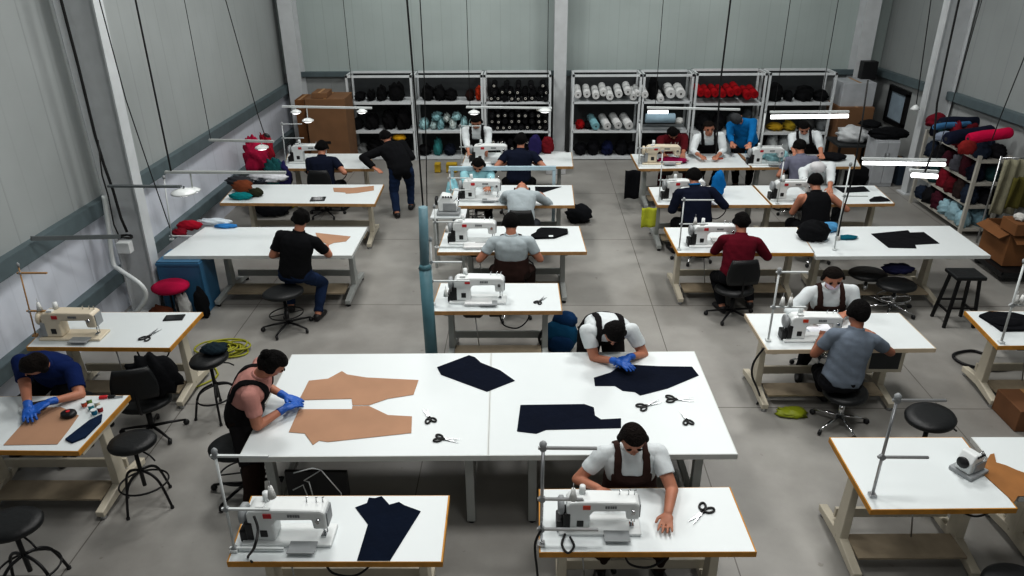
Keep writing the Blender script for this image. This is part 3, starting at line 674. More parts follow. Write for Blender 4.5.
        tb = Wr+hd*.03*s+thumb_side*.03*s; d1 = nrm(thumb_side*.8+hd*.75+pn*.2); k1 = tb+d1*.035*s; d2 = nrm(hd+thumb_side*.25+pn*.3); k2 = k1+d2*.034*s
        mb.tube([tuple(tb-d1*.015), tuple(k1), tuple(k2), tuple(k2+d2*.006*s)], [.014*s, .0115*s, .0095*s, .005*s], 8)
        segs += [('uarm', S, E_, .056, .044), ('farm', E_, Wr, .042, .028), ('hand', Wr+hd*.035*s, Wr+hd*.15*s, .035, .03)]
    for k, sg in ((0, -1), (1, 1)):
        Hp = pel+R_*sg*.09*s-t1*.03*s
        if feet is not None and feet[k] is not None: A = un(np.array(feet[k], float))
        elif pel[2] > .75: A = np.array([pel[0], pel[1], 0])+R_*sg*.1+Z*.075
        else: A = np.array([pel[0], pel[1], 0])+R_*sg*.2+F*.28+Z*.075
        K, A = ik(Hp, A, .4*s, .4*s, F*.8+Z*.6+R_*sg*.12)
        capsule(mb, Hp, K, .083*s, .058*s); capsule(mb, K, A, .056*s, .036*s)
        fd = nrm(F+R_*sg*.22)
        cz = max(A[2]-.04, .036)
        heel = np.array([A[0], A[1], cz])-fd*.04; ball = np.array([A[0], A[1], cz])+fd*.1; toe = ball+fd*.06-Z*.008
        capsule(mb, heel, ball, .036*s, .036*s); capsule(mb, ball, toe, .036*s, .028*s); capsule(mb, A, heel+Z*.02, .036*s, .034*s)
        segs += [('thigh', Hp, K, .083, .058), ('shin', K, A, .056, .036), ('foot', heel, toe, .05, .045)]
    V, N, Fc = remesh(mb, vox)
    fc = np.array([V[list(f)].mean(0) for f in Fc]); fn = np.array([N[list(f)].mean(0) for f in Fc])
    best = np.full(len(fc), 1e9); tg = np.zeros(len(fc), int); tt = np.zeros(len(fc))
    for i, (nm_, p, q, ra, rb) in enumerate(segs):
        d = q-p; L2 = d@d; t = np.clip(((fc-p)@d)/L2, 0, 1); rad = (ra+(rb-ra)*t)*s
        dist = np.linalg.norm(fc-p-t[:, None]*d, axis=1)-rad
        tr = ((fc-p)@d)/L2
        m_ = dist < best; best[m_] = dist[m_]; tg[m_] = i; tt[m_] = tr[m_]
    names = np.array([x[0] for x in segs]); nm = names[tg]
    base = np.array([pel[0], pel[1], 0.0])
    def out(VV): VV = VV.copy(); VV[:, 0] = pel[0]+(VV[:, 0]-pel[0])*kx; return VV-base
    me = bpy.data.meshes.new('person'); me.from_pydata([tuple(v) for v in out(V)], [], Fc); me.polygons.foreach_set('use_smooth', [True]*len(Fc))
    body = link('person', me, skin); body.location = base; tag(body, label, 'person')
    def shell(name, mask_, off, material, parent=body, rough=0.0):
        idx = np.nonzero(mask_)[0]
        if len(idx) < 8: return None
        fs = [Fc[i] for i in idx]; used = sorted({v for f in fs for v in f}); mp = {v: i for i, v in enumerate(used)}
        ed = {}
        for f in fs:
            for i in range(len(f)):
                e = (f[i], f[(i+1) % len(f)]); kk = (min(e), max(e)); ed.setdefault(kk, []).append(e)
        bnd = [x[0] for x in ed.values() if len(x) == 1]
        Vu = V[used]; wob = np.sin(Vu[:, 0]*37+Vu[:, 2]*23+3*np.sin(Vu[:, 1]*19))*np.sin(Vu[:, 2]*31-Vu[:, 1]*27+2*np.sin(Vu[:, 0]*15)); VV = Vu+N[used]*(off+rough*wob[:, None])
        nbr = {}
        for (x, y) in bnd: nbr.setdefault(mp[x], []).append(mp[y]); nbr.setdefault(mp[y], []).append(mp[x])
        for _ in range(5):
            V2 = VV.copy()
            for i, q in nbr.items(): V2[i] = VV[i]*.4+sum(VV[j] for j in q)/len(q)*.6
            VV = V2
        fl = [tuple(mp[v] for v in f) for f in fs]; n0 = len(used)
        vin = {}
        VL = list(VV)
        for i in nbr: vin[i] = len(VL); VL.append(VV[i]-N[used[i]]*(off+.006))
        for (x, y) in bnd: x, y = mp[x], mp[y]; fl.append((y, x, vin[x], vin[y]))
        m2 = bpy.data.meshes.new(name); m2.from_pydata([tuple(v) for v in out(np.array(VL))], [], fl); m2.polygons.foreach_set('use_smooth', [True]*len(fl))
        return link(name, m2, material, parent)
    tor = (nm == 'torso')|(nm == 'torso2')
    hgt = np.where(nm == 'torso', tt*.4, np.where(nm == 'torso2', .4+tt*.6, 0))
    frontal = fn@F; lat = np.abs((fc-pel-np.clip(((fc-pel)@(nb-pel))/((nb-pel)@(nb-pel)), 0, 1)[:, None]*(nb-pel))@nrm(R_-nrm(nb-pel)*R_.dot(nrm(nb-pel))))
    if pants is not None:
        shell('trousers', ((nm == 'torso')&(tt < .32))|(nm == 'thigh')|((nm == 'shin')&(tt < .93)), .013, pants, rough=.005)
    if shirt is not None:
        lowcut = .12 if not jacket else -1
        m_ = (tor&((nm == 'torso2')|(tt > lowcut)))|((nm == 'uarm')&(tt < sleeve))
        if sleeve > 1: m_ |= (nm == 'uarm')|((nm == 'farm')&(tt < sleeve-1))
        if sleeve <= 0: m_ = tor&((nm == 'torso2')|(tt > lowcut))
        shell('shirt', m_, .014+.012*(1 if jacket else 0), shirt, rough=.0035)
    if collar is not None: shell('collar', (nm == 'neck')&(tt < .7), .02, collar)
    if apron is not None:
        bibw = .12*s
        m_ = tor&(hgt < .74)&(frontal > -.05)&(lat < bibw+.06*(hgt < .45)) | tor&(hgt < .42)
        m_ |= tor&(hgt >= .5)&(lat > .065*s)&(lat < .105*s)&(frontal > (-2 if straps else .2))
        m_ |= (nm == 'thigh')&((fn@Z > .1)|(frontal > .2))&(tt < .92)
        if pel[2] > .75: m_ |= (nm == 'thigh')&(tt < .9)&(frontal > -.2)
        shell('apron', m_, .026, apron, rough=.003)
    ft_ = [i for i, x in enumerate(names) if x == 'foot']; ha_ = [i for i, x in enumerate(names) if x == 'hand']; fa_ = [i for i, x in enumerate(names) if x == 'farm']
    for i in ft_: shell('shoe', tg == i, .006, shoes)
    if gloves is not None:
        for i, j in zip(ha_, fa_): shell('glove', (tg == i)|((tg == j)&(tt > .78)), .003, gloves)
    hl = np.stack([(fc-hc)@hr, (fc-hc)@hf, (fc-hc)@hu], 1)/s
    hd_ = (nm == 'head')|((nm == 'neck')&(hl[:, 1] < -.02)&(tt > .9))
    if hairstyle in ('short', 'cap', 'long', 'bun'):
        hm = hd_&((hl[:, 2] > .068+.25*np.maximum(hl[:, 1]-.03, 0))|((hl[:, 1] < .015)&(hl[:, 2] > -.02-.6*np.maximum(-hl[:, 1], 0)))|((hl[:, 1] < -.045)&(hl[:, 2] > -.075)))
        if hairstyle == 'long': hm |= (hl[:, 1] < .02)&(hl[:, 2] > -.16)&((nm == 'neck')|(nm == 'head'))
        h = shell('hair', hm, .013 if hairstyle != 'long' else .026, hair, rough=.007)
        if hairstyle == 'bun':
            c_ = hc-hf*.1+hu*.06; b_ = M().ell(tuple(c_), (.042, .042, .042)); b_.v = [tuple(st(np.array(v))) for v in b_.v]
            link('hair_bun', b_.mesh('hair_bun', base), hair, h)
    elif hairstyle == 'headcloth':
        shell('head_cover', hd_&(hl[:, 2] > .02+.3*np.maximum(hl[:, 1], 0)), .014, hair)
    if mask is not None: shell('face_mask', (nm == 'head')&(hl[:, 1] > .03)&(hl[:, 2] < -.02)&(hl[:, 2] > -.13), .006, mask)
    def blob(name, c_, rad, material):
        q = M().ell(tuple(c_), rad, HM, 10, 8); q.v = [tuple(st(np.array(v))) for v in q.v]; link(name, q.mesh(name, base), material, body)
    for sg in (-1, 1):
        blob('eye', hc+hr*sg*.032*s+hf*.084*s+hu*.012*s, (.012, .008, .007), EYE)
        blob('eyebrow', hc+hr*sg*.033*s+hf*.086*s+hu*.034*s, (.018, .007, .004), HAIR)
    if mask is None: blob('mouth', hc+hf*.092*s-hu*.062*s, (.02, .008, .007), LIP)
    PEOPLE.append(body); return body

WT = cloth((206, 212, 214), .55, 7, .05); PALE = cloth((170, 180, 184), .55, 7, .06); GREYT = cloth((112, 122, 134), .55, 7, .06)
BROWNA = cloth((58, 40, 36), .5, 8); DARKA = cloth((26, 24, 26), .5, 8); PINKT = cloth((188, 140, 132), .5, 8, .06); NAVYT = cloth((20, 38, 84), .5, 8)
DNAVY = cloth((22, 28, 46), .5, 8); BLKT = cloth((20, 21, 24), .5, 8); REDT = cloth((94, 17, 34), .5, 8); MAROON = cloth((84, 18, 26), .5, 8)
JEANS = cloth((30, 46, 74), .5, 9, .2); BLKP = cloth((20, 21, 25), .5, 9); DBROWN = cloth((46, 34, 30), .5, 9); GREYPN = cloth((70, 74, 80), .5, 9)
BLUEJ = cloth((16, 104, 158), .6, 7); MAUVE = cloth((112, 114, 130), .55, 7, .06); MASKW = cloth((222, 216, 222), .3, 12, .03); MASKP = cloth((214, 200, 216), .3, 12, .03)
TEALS = cloth((150, 196, 204), .5, 7, .06)
def T(u, v, z=None): return tuple(W(u, v, (TZ+.088) if z is None else z))

# front centre man reaching over table
c = TABLES['T2'][4]
person('man in white tee and brown apron reaching across the front centre table', (W(626, 478, .55)[0], TABLES['T2'][3].y+.2, .56), 180, (633, 439), (T(668, 513, TZ+.058), T(598, 488)), shirt=WT, pants=DBROWN, apron=BROWNA, hair=HAIRB, hpitch=38, curl=.12, vox=.0066, kx=1.12)
# man behind cutting table
pb = TABLES['BR'][2].y
person('man in white tee and dark apron bent over far side of cutting table', (W(606, 350, .8)[0]-.02, pb+.3, .82), 180, (614, 333), (T(629, 357), T(617, 361)), shirt=WT, pants=BLKP, apron=DARKA, gloves=GLOVE, hpitch=62, vox=.0068)
# pink man left of cutting table
person('man in pink tee and dark apron cutting the brown patterns with blue gloves', (W(242, 418, .75)[0], W(246, 414, .75)[1], .76), 80, (272, 364), (T(285, 396), T(284, 409)), feet=((W(258, 505, .08)), (W(252, 520, .08))), shirt=PINKT, pants=DBROWN, apron=DARKA, gloves=GLOVE, hpitch=48, hairstyle='bun', hair=HAIR, kx=1.12, vox=.0068)
# left edge man
person('man in dark blue polo and blue gloves leaning over the brown paper', (WY(60, 380, TABLES['A5'][2].y+.42).x, TABLES['A5'][2].y+.42, .7), 196, (34, 365), (T(49, 402), T(28, 407)), shirt=NAVYT, pants=BLKP, gloves=GLOVE, hpitch=58, hair=HAIRB, sleeve=.75, skin=SKIN, vox=.0068)
# L3 man
person('man in black tee and jeans seated with his back turned at wide left table', (W(292, 283, .62)[0], TABLES['L3'][0].y-.3, .68), 0, (301, 219), (T(288, 252), T(326, 247)), shirt=BLKT, pants=JEANS, hpitch=35, sleeve=.7, feet=(None, W(318, 314, .08)), s=1.04, kx=1.1)
# L1 man
person('man in navy tee seated at the back left corner sewing table', (W(321, 185, .6)[0], TABLES['L1'][0].y-.26, .53), 0, (322, 147), (T(319, 165), T(337, 165)), shirt=DNAVY, pants=BLKP, hpitch=40)
# standing man at shelf
f0, f1 = W(397, 213, .08), W(411, 205, .08)
person('standing man in black jacket and blue jeans bent toward the back shelves', ((f0.x+f1.x)/2, (f0.y+f1.y)/2-.02, .8), -8, (386, 137), (WY(374, 168, f0.y+.1), WY(401, 147, f0.y+.45)), feet=(f0, f1), shirt=BLKT, sleeve=1.9, pants=JEANS, jacket=1, hpitch=50, hair=HAIR, s=.97)
# C3 man
person('man in pale tee and brown apron seen from behind at the middle table', (W(512, 268, .6)[0], TABLES['C3'][0].y-.22, .6), 0, (511, 223), (T(492, 249), T(527, 248)), shirt=PALE, pants=DBROWN, apron=BROWNA, hpitch=40, s=1.0, straps=False)
# C2 man bent
person('man in pale grey shirt bent forward over his table, seen from behind', (W(521, 214, .6)[0], TABLES['C2'][0].y-.28, .6), 0, (522, 189), (T(512, 192), T(541, 194)), shirt=PALE, pants=GREYPN, hpitch=112, sleeve=1.5)
# C1 man
person('man in dark shirt seated with back turned at rearmost middle table', (W(519, 172, .6)[0], TABLES['C1'][0].y-.22, .6), 0, (521, 139), (T(508, 163), T(534, 163)), shirt=DNAVY, pants=BLKP, hpitch=25, s=1.02)
# operator facing camera behind c2 machine
person('dark haired worker in pale teal shirt facing forward behind a middle machine', (W(478, 178, .6)[0], TABLES['C2'][2].y+.25, .5), 180, (478, 165), (T(488, 189), T(468, 189)), shirt=TEALS, pants=BLKP, hpitch=50, sleeve=1.6)
# white apron worker behind c1
person('worker in white shirt and dark bib standing behind rearmost middle machine', (W(477, 150, .8)[0], TABLES['C1'][2].y+.3, .78), 180, (476, 122), (T(486, 153), T(469, 153)), shirt=WT, pants=BLKP, apron=DARKA, hpitch=40, sleeve=1.6)
# R1 people
yb = TABLES['R1a'][2].y
XU = lambda u, y: WY(u, 150, y).x
person('worker in maroon shirt bent over the rear off white machine', (XU(673, yb+.2), yb+.2, .64), 180, (673, 133), (T(683, 157), T(664, 157)), shirt=MAROON, pants=cloth((74, 16, 24)), hpitch=70, sleeve=1.6)
person('woman in white shirt and black apron facing forward behind rear table', (XU(709, yb+.2), yb+.2, .8), 180, (709, 128), (T(718, 155.5), T(700, 155.5)), shirt=WT, pants=BLKP, apron=DARKA, hpitch=22, sleeve=1.6, hair=HAIRB)
person('worker in bright blue jacket bending down beside the apron woman', (XU(746, yb+.35), yb+.35, .86), 200, (737, 119), (T(748, 155), T(733, 155)), shirt=BLUEJ, pants=BLKP, hpitch=80, sleeve=1.9, hairstyle='headcloth', hair=cloth((62, 64, 66)))
person('worker in white shirt with black vest facing forward behind rear right table', (XU(806, yb+.25), yb+.25, .74), 190, (804, 128), (T(822, 157), T(795, 156)), shirt=WT, pants=BLKP, apron=DARKA, hpitch=45, sleeve=1.4)
person('worker in mauve grey tee seated with back turned at rear right table', (W(797, 178, .6)[0], TABLES['R1b'][0].y-.27, .53), 0, (797, 145), (T(788, 164), T(808, 164)), shirt=MAUVE, pants=BLKP, hpitch=42, sleeve=.6)
person('worker in white shirt and navy vest bent over behind tank top worker', (XU(824, TABLES['R2b'][2].y+.32), TABLES['R2b'][2].y+.32, .68), 175, (818, 167), (T(830, 188), T(808, 188)), shirt=WT, pants=GREYPN, hpitch=85, hairstyle='headcloth', hair=cloth((206, 206, 208)), sleeve=1.5)
person('worker in black tank top with bare arms seen from behind', (W(815, 222, .6)[0], TABLES['R2b'][0].y-.28, .53), 0, (813, 180), (T(803, 199), T(836, 199)), shirt=BLKT, sleeve=0, pants=BLKP, hpitch=45, skin=SKIN)
person('man in navy shirt with teal collar seen from behind', (W(698, 225, .6)[0], TABLES['R2a'][0].y-.25, .6), 0, (694, 176), (T(683, 199), T(714, 199)), shirt=DNAVY, collar=BLUEJ, pants=BLKP, hpitch=35, sleeve=1.2, wid=1.1)
person('man in dark red shirt seated with back turned at right sewing table', (W(741, 284, .58)[0], TABLES['R3a'][0].y-.26, .58), -4, (742, 221), (T(722, 240), T(752, 244)), feet=(W(722, 306, .08), W(750, 302, .08)), shirt=REDT, sleeve=1.3, pants=BLKP, hpitch=30, kx=1.14)
# R4 pair
yr = TABLES['R4'][0].y
person('man in grey tee and black trousers seated with back turned at right table', (W(849, 392, .55)[0], yr-.2, .56), -6, (858, 313), (T(822, 336), T(872, 334)), feet=(W(823, 393, .08), W(850, 390, .08)), shirt=GREYT, pants=BLKP, hpitch=28, skin=SKIN2, kx=1.12)
person('masked worker in white shirt and brown apron facing forward at right table', (WY(831, 300, TABLES['R4'][2].y+.22).x, TABLES['R4'][2].y+.22, .58), 186, (833, 278), (T(846, 313), T(807, 314)), feet=(None, W(800, 369, .08)), shirt=WT, sleeve=1.75, pants=BLKP, apron=BROWNA, mask=MASKP, hpitch=30, hair=HAIRB)

# seats under the seated people
def seat_under(i, p, rz, label, group):
    b = PEOPLE[i].location; return place(p, (b.x, b.y-.01, 0), rz, label, group)
seat_under(20, OFF, .12, 'black office chair with low backrest under the red shirted man', 'office chairs')
seat_under(8, OFF, 0, 'black office chair with back toward camera under the bent pale grey man', 'office chairs')
seat_under(19, SWV, .3, 'caster stool under the man in navy shirt with teal collar', 'swivel stools')
seat_under(18, SWV, .3, 'black caster stool under the tank top worker', 'swivel stools')
seat_under(5, OFF, 0, 'dark chair with backrest under the navy tee man at rear left', 'office chairs')
seat_under(7, SWV, .3, 'dark stool under the man in pale tee and brown apron', 'swivel stools')
seat_under(9, SWV, .3, 'dark stool under the rear man in dark shirt', 'swivel stools')
seat_under(16, SWV, .3, 'dark stool under the mauve grey shirted worker', 'swivel stools')
seat_under(0, SWV, .3, 'dark stool under the man reaching across the front centre table', 'swivel stools')
seat_under(3, SWV, .3, 'dark stool under the man in dark blue polo at left edge', 'swivel stools')
seat_under(22, SWV, .3, 'dark stool under the masked worker in white shirt', 'swivel stools')
seat_under(10, SWV, .3, 'dark stool under the pale teal shirted worker', 'swivel stools')
# ------------------------------------------------------------------ things lying on tables
def flat(name, poly, material, label, cat='fabric piece', z=TZ, th=.005, group=None, wob=.0):
    pts = [W(a, b, z) for a, b in poly]; mb = M().prism(pts, z+.0015, z+th)
    return single(name, mb, material, label, cat, group, bevel=.0015)
flat('trouser_pattern', [(299, 400.5), (308.9, 381), (328, 379), (342, 371.4), (347.3, 374.8), (366.5, 377.8), (418.6, 380.4), (413.5, 395), (388, 399), (369, 405.5), (352.5, 405.5), (351.6, 399)], PAPER, 'brown trouser pattern piece, the rear one of the pair on the cutting table', group='brown trouser patterns')
flat('trouser_pattern', [(288.8, 432.5), (299, 409.5), (352, 409.5), (352.5, 406.3), (369, 406.3), (388, 415.4), (412, 416.7), (411.4, 433.3), (328, 442.3), (319, 441), (313, 445.3), (304.6, 433.8)], PAPER, 'brown trouser pattern piece, the one nearer the front edge of cutting table', group='brown trouser patterns')
CUT = 'navy cut fabric pieces'
flat('cut_fabric', [(593.8, 378), (610.5, 372.8), (622.5, 364.6), (658, 366.5), (692, 367), (698.7, 375.7), (668, 388.6), (640.2, 395.8), (635, 392.4), (622.5, 391), (615, 386.2), (595, 386.2)], NAVY, 'navy trouser shaped fabric piece under the blue gloves of the bent man', group=CUT)
flat('cut_fabric', [(520.5, 405.3), (584.2, 404.4), (593.8, 407.7), (595, 415.9), (601, 419.7), (621, 418.7), (621, 428.3), (546, 430.2), (536.3, 434), (517, 431.7)], NAVY, 'navy long notched fabric piece on cutting table nearest its front edge', group=CUT)
flat('cut_fabric', [(437, 367.5), (469, 355.5), (475, 357.5), (481, 363), (500, 370.5), (515, 381), (487, 392), (441, 375)], NAVY, 'navy diamond shaped fabric piece across the table seam', group=CUT)
flat('cut_fabric', [(355.2, 507.8), (367, 503.4), (368.9, 498), (375, 498.5), (381.7, 496.5), (389.4, 505), (399, 502.3), (404.4, 505.6), (420.8, 511.6), (390, 561), (357, 561), (368, 524.8)], cloth((11, 22, 40), .35, 14), 'deep blue trouser leg fabric piece on front left sewing table', group=CUT)
flat('cut_fabric', [(315.5, 233), (350.8, 236.7), (346, 241.6), (334, 243), (328.9, 245.2), (318, 240)], PAPER, 'pale brown pattern piece beside the man in black tee')
flat('cut_fabric', [(333, 188), (353, 188), (373.9, 186), (373.9, 190.5), (358, 193), (346, 193.9), (345, 192.5), (334, 192)], PAPER, 'pale brown pattern piece on the table of the black phone')
flat('cut_fabric', [(870.8, 234), (908, 230.4), (910, 232.8), (923.8, 232.3), (939.6, 243.7), (915, 245), (916.5, 248.6), (888.6, 248)], BLKCL, 'black cut fabric piece on the long table by the cartons')
flat('cut_fabric', [(535, 186.9), (561.7, 186.9), (541, 193.4), (535.5, 193)], BLKCL, 'dark triangular fabric piece right of the bent pale grey man')
flat('cut_fabric', [(833.8, 187), (850, 187.5), (864, 186.5), (870, 191.7), (843, 193)], BLKCL, 'black fabric piece, rear one on the tank top worker table')
flat('cut_fabric', [(869, 200), (874, 197), (881, 196.3), (888, 199), (891, 201.4), (880, 202), (870, 202)], BLKCL, 'black fabric piece at the right front corner of tank top worker table')
flat('pattern_paper', [(3.4, 445.5), (27, 419), (40.6, 407.9), (61, 407.4), (70, 411), (79, 415.8), (69, 430), (57.5, 444.6)], PAPER, 'brown pattern paper sheet on the left edge work table', 'paper')
flat('pattern_sheet', [(980, 472), (990, 455), (994, 454), (996, 463), (1006, 466), (1016, 470.5), (1060, 486), (1070, 495), (1017.5, 497), (1014, 503)], mat('ochre_board', (150, 104, 56), .75, var=.1), 'ochre brown board sheet bridging two tables at the right edge', 'board', th=.008)
flat('cut_fabric', [(478 if 0 else 536, 234), (531, 236.5), (533, 239.5), (554.4, 238.9), (567.8, 234.3), (567.5, 230.6), (556, 229.5), (541, 229.4), (537, 231.5)], BLKCL, 'black crumpled garment piece right of the brown apron man', th=.03)
single('fabric_tag', M().box(W(551, 236, TZ+.034), (.06, .05, .004)), WHITE, 'small white tag on the black crumpled garment piece', 'tag')
single('folded_cloth', M().prism([W(a, b, TZ) for a, b in [(978.4, 317), (988.6, 313.4), (1012.8, 314.6), (1035, 320), (1040, 331.5), (1000.7, 332), (992, 325.5)]], TZ+.001, TZ+.03).ell(W(1006, 322, TZ+.03), (.16, .1, .035), amp=.1, seed=4), BLKCL, 'black folded cloth on the ochre edged table at right edge', 'cloth', bevel=.006)
SCIS = mat('scissor_handle', (18, 18, 20), .4)
def scissors(hp, tip, label, opn=.16):
    h, t = W(hp[0], hp[1], TZ), W(tip[0], tip[1], TZ); d = t-h; L = d.length; d = d.normalized(); n = Vector((-d.y, d.x, 0)); z = TZ+.008; Z = Vector((0, 0, 1))
    pv = h+d*L*.38; r = thing('scissors', label, 'scissors', (pv.x, pv.y, TZ), 'fabric scissors'); pv = pv+Z*.008
    for s in (-1, 1):
        dd = (d+n*s*opn).normalized(); nn = Vector((-dd.y, dd.x, 0)); e = pv+dd*L*.66
        mb = M(); zz = Z*(.0025*s)
        vs = [pv-nn*.012+zz, pv+nn*.012+zz, e+zz]; up = Z*.0025
        mb.add([v for v in vs]+[v+up for v in vs], [(2, 1, 0), (3, 4, 5), (0, 1, 4, 3), (1, 2, 5, 4), (2, 0, 3, 5)]); part('blade', mb, STEEL, r)
        hd = (-d+n*s*.42).normalized(); c = pv+hd*L*.34; hn = Vector((-hd.y, hd.x, 0)); mb = M()
        mb.tube([c+hd*math.cos(2*PI*i/16)*L*.17+hn*math.sin(2*PI*i/16)*L*.1 for i in range(16)], .008, 6, True); mb.tube([pv, c-hd*L*.17], .008, 6); part('handle', mb, SCIS, r)
    part('pivot_screw', M().cyl(pv-Z*.003, pv+Z*.006, .008, n=10), STEEL, r)
scissors((431, 422), (425.2, 410), 'black handled scissors near the brown trouser patterns, the rear one there')
scissors((437, 438.7), (459, 441.8), 'black handled scissors near the brown trouser patterns, the front one there')
scissors((640.5, 408.2), (660, 402), 'scissors with large loop lying left of two others on cutting table')
scissors((668.5, 399.5), (693, 400.7), 'scissors lying just below the navy trouser piece, pointing right')
scissors((688.5, 424), (682, 412), 'scissors nearest the right front corner of cutting table')
scissors((707, 508), (690.5, 524), 'long scissors on front centre table beside the reaching hand')
scissors((144, 340), (160, 329.5), 'dark red handled scissors on the cream sewing machine table')
scissors((537.5, 303.5), (545.5, 297.5), 'small scissors lying on the short table behind the cutting tables')
def phone(c, hw, hd, rz, label):
    p = W(c[0], c[1], TZ); r = thing('mobile_phone', label, 'phone', (p.x, p.y, TZ)); R3 = Matrix.Rotation(rz, 3, 'Z')
    part('body', M().box((p.x, p.y, TZ+.007), (hw*2, hd*2, .012), R3), BLACK, r, .003); part('screen', M().box((p.x, p.y, TZ+.0137), (hw*1.86, hd*1.8, .001), R3), mat('dark_glass', (12, 14, 18), .1), r)
phone((174.3, 318.2), .1, .06, .12, 'black mobile phone on the cream sewing machine table')
phone((318, 199.4), .11, .09, .1, 'black mobile phone on the wide table by left wall')
# left edge table small things
p = W(69.5, 416.5, TZ); r = thing('tape_measure', 'black round tape measure lying on the brown paper', 'tape measure', (p.x, p.y, TZ+.005))
part('case', M().lathe([(0, .006), (.045, .006), (.055, .02), (.05, .045), (.03, .052), (0, .052)], (p.x, p.y, TZ), 18, sx=1.2), BLACK, r); part('button', M().cyl((p.x, p.y, TZ+.05), (p.x, p.y, TZ+.058), .016), RED, r)
p = W(30, 411, TZ); r = thing('electric_cutter', 'white and black hand cutter under the blue gloves at left edge', 'cutter', (p.x, p.y, TZ+.005))
part('body', M().box((p.x+.06, p.y+.02, TZ+.05), (.16, .05, .05), .4), BLACK, r, .012); part('blade_guard', M().ell((p.x-.02, p.y-.02, TZ+.035), (.05, .045, .028)), MWHITE, r)
p = W(107, 398.5, TZ); r = thing('thread_snips', 'small red and black snips at the back right corner of left table', 'snips', (p.x, p.y, TZ+.002))
part('handle', M().box((p.x-.03, p.y, TZ+.015), (.07, .035, .024), .2), RED, r, .008); part('grip', M().box((p.x+.04, p.y+.01, TZ+.015), (.06, .03, .022), .2), BLACK, r, .006); part('blade', M().box((p.x+.1, p.y+.015, TZ+.01), (.07, .02, .008), .2), STEEL, r)
for i, (du, dv, col, nm_) in enumerate(((0, 0, (60, 140, 150), 'teal'), (-7, -3, (190, 90, 70), 'coral'), (6, -3, (200, 190, 170), 'cream'), (9, 2, (150, 60, 60), 'dark red'), (-2, -6, (120, 150, 90), 'olive green'), (3, 5, (40, 110, 140), 'deep teal'))):
    p = W(92+du, 410+dv, TZ); r = thing('thread_spool', nm_+' thread spool in the small heap on the left edge table', 'thread spool', (p.x, p.y, TZ+.002), 'spools on the left edge table')
    part('thread', M().lathe([(0, .006), (.02, .006), (.022, .03), (.02, .05), (0, .05)], (p.x, p.y, TZ), 12), cloth(col, .4, 40), r); part('flange', M().cyl((p.x, p.y, TZ+.002), (p.x, p.y, TZ+.007), .026), WHITE, r); part('cap', M().cyl((p.x, p.y, TZ+.05), (p.x, p.y, TZ+.056), .024), WHITE, r)
single('cloth_scrap', M().prism([W(a, b, TZ) for a, b in [(65.4, 440.6), (75, 433), (90, 421.4), (102.7, 415.3), (101.6, 422.5), (85.8, 438.3), (72, 444)]], TZ+.001, TZ+.02), cloth((22, 40, 66), .6, 14), 'navy blue cloth scrap near right edge of the brown paper', 'cloth', bevel=.006)

# soft bundles ------------------------------------------------------------
BUN = []
def bundle(name, u, v, y, rx, ry, rz_, col, label, cat='cloth', group=None, amp=.1, seed=None, z=None, m=None, flatb=-.75, pt=None):
    p = WY(u, v, y) if pt is None else Vector(pt)
    if z is not None: p.z = z+rz_*abs(flatb)
    s_ = seed if seed is not None else int(u*7+v*13)
    o = single(name, M().ell((0, 0, 0), (rx, ry, rz_), None, 26, 16, amp, s_, -rz_*abs(flatb)), cloth(col, .8, 8, .18) if m is None else m, label, cat, group, origin=(0, 0, -rz_*abs(flatb)))
    o.location = (p.x, p.y, p.z-rz_*abs(flatb)); BUN.append((o, rx, ry, rz_, amp)); return o
def on_table(name, u, v, rx, ry, rz_, col, label, cat='cloth', z=TZ, **k):
    p = W(u, v, z); return bundle(name, u, v, p.y, rx, ry, rz_, col, label, cat, z=z+.001, **k)
on_table('garment', 190, 229, .17, .1, .07, (150, 22, 44), 'crimson garment at the back left corner of wide left table')
on_table('garment', 180, 236, .1, .08, .06, (120, 24, 40), 'dark crimson sleeve hanging near the lamp stand on wide left table')
on_table('folded_fabric', 214, 224.5, .26, .08, .05, (196, 206, 212), 'pale bluish folded fabric at rear of wide left table')
on_table('folded_fabric', 226, 227.5, .16, .05, .03, (60, 130, 190), 'blue folded cloth at the rear edge of wide left table')
on_table('garment', 243, 191, .16, .12, .1, (112, 62, 40), 'rust brown garment heaped on the table of the black phone')
on_table('garment', 241, 199, .18, .08, .06, (22, 128, 132), 'teal garment in the heap on the table of the black phone')
on_table('garment', 256, 196, .12, .09, .07, (46, 48, 34), 'dark olive garment in the heap on the table of the black phone')
on_table('garment', 240, 184.5, .22, .12, .08, (60, 62, 66), 'dark grey garment at the rear left of the phone table')
on_table('garment', 268, 181, .34, .14, .09, (196, 198, 202), 'white garment spread over the rear of the phone table', z=TZ)
on_table('garment', 262, 183, .12, .06, .05, (50, 54, 62), 'small slate garment on the rear edge of the phone table')
bundle('hung_garment', 256, 154, 12.7, .2, .16, .3, (170, 32, 72), 'fuchsia garments heaped high in the back left corner', amp=.2, z=.6, flatb=-.97)
bundle('hung_garment', 266, 150, 12.9, .12, .12, .3, (150, 30, 50), 'crimson garment beside the fuchsia heap in back left corner', z=.6, amp=.2, flatb=-.97)
bundle('hung_garment', 272, 162, 12.2, .14, .15, .26, (34, 86, 88), 'dark teal garment below the crimson heap in back left corner', z=.52, amp=.18)
bundle('hung_garment', 281, 165, 12.3, .15, .15, .28, (40, 38, 84), 'indigo garment heap left of the corner sewing table', z=.4, amp=.18)
bundle('hung_garment', 268, 169, 12.45, .42, .34, .32, (36, 38, 44), 'black garment under the fuchsia heap in the back left corner', z=0)
cr_ = W(190, 312, 0); y0 = cr_.y
r = thing('storage_crate', 'blue plastic storage crate standing under the wide left table', 'crate', (WY(186, 300, y0).x, y0+.2, 0)); c = r.location
CRT = mat('blue_plastic', (52, 104, 138), .5, var=.06)
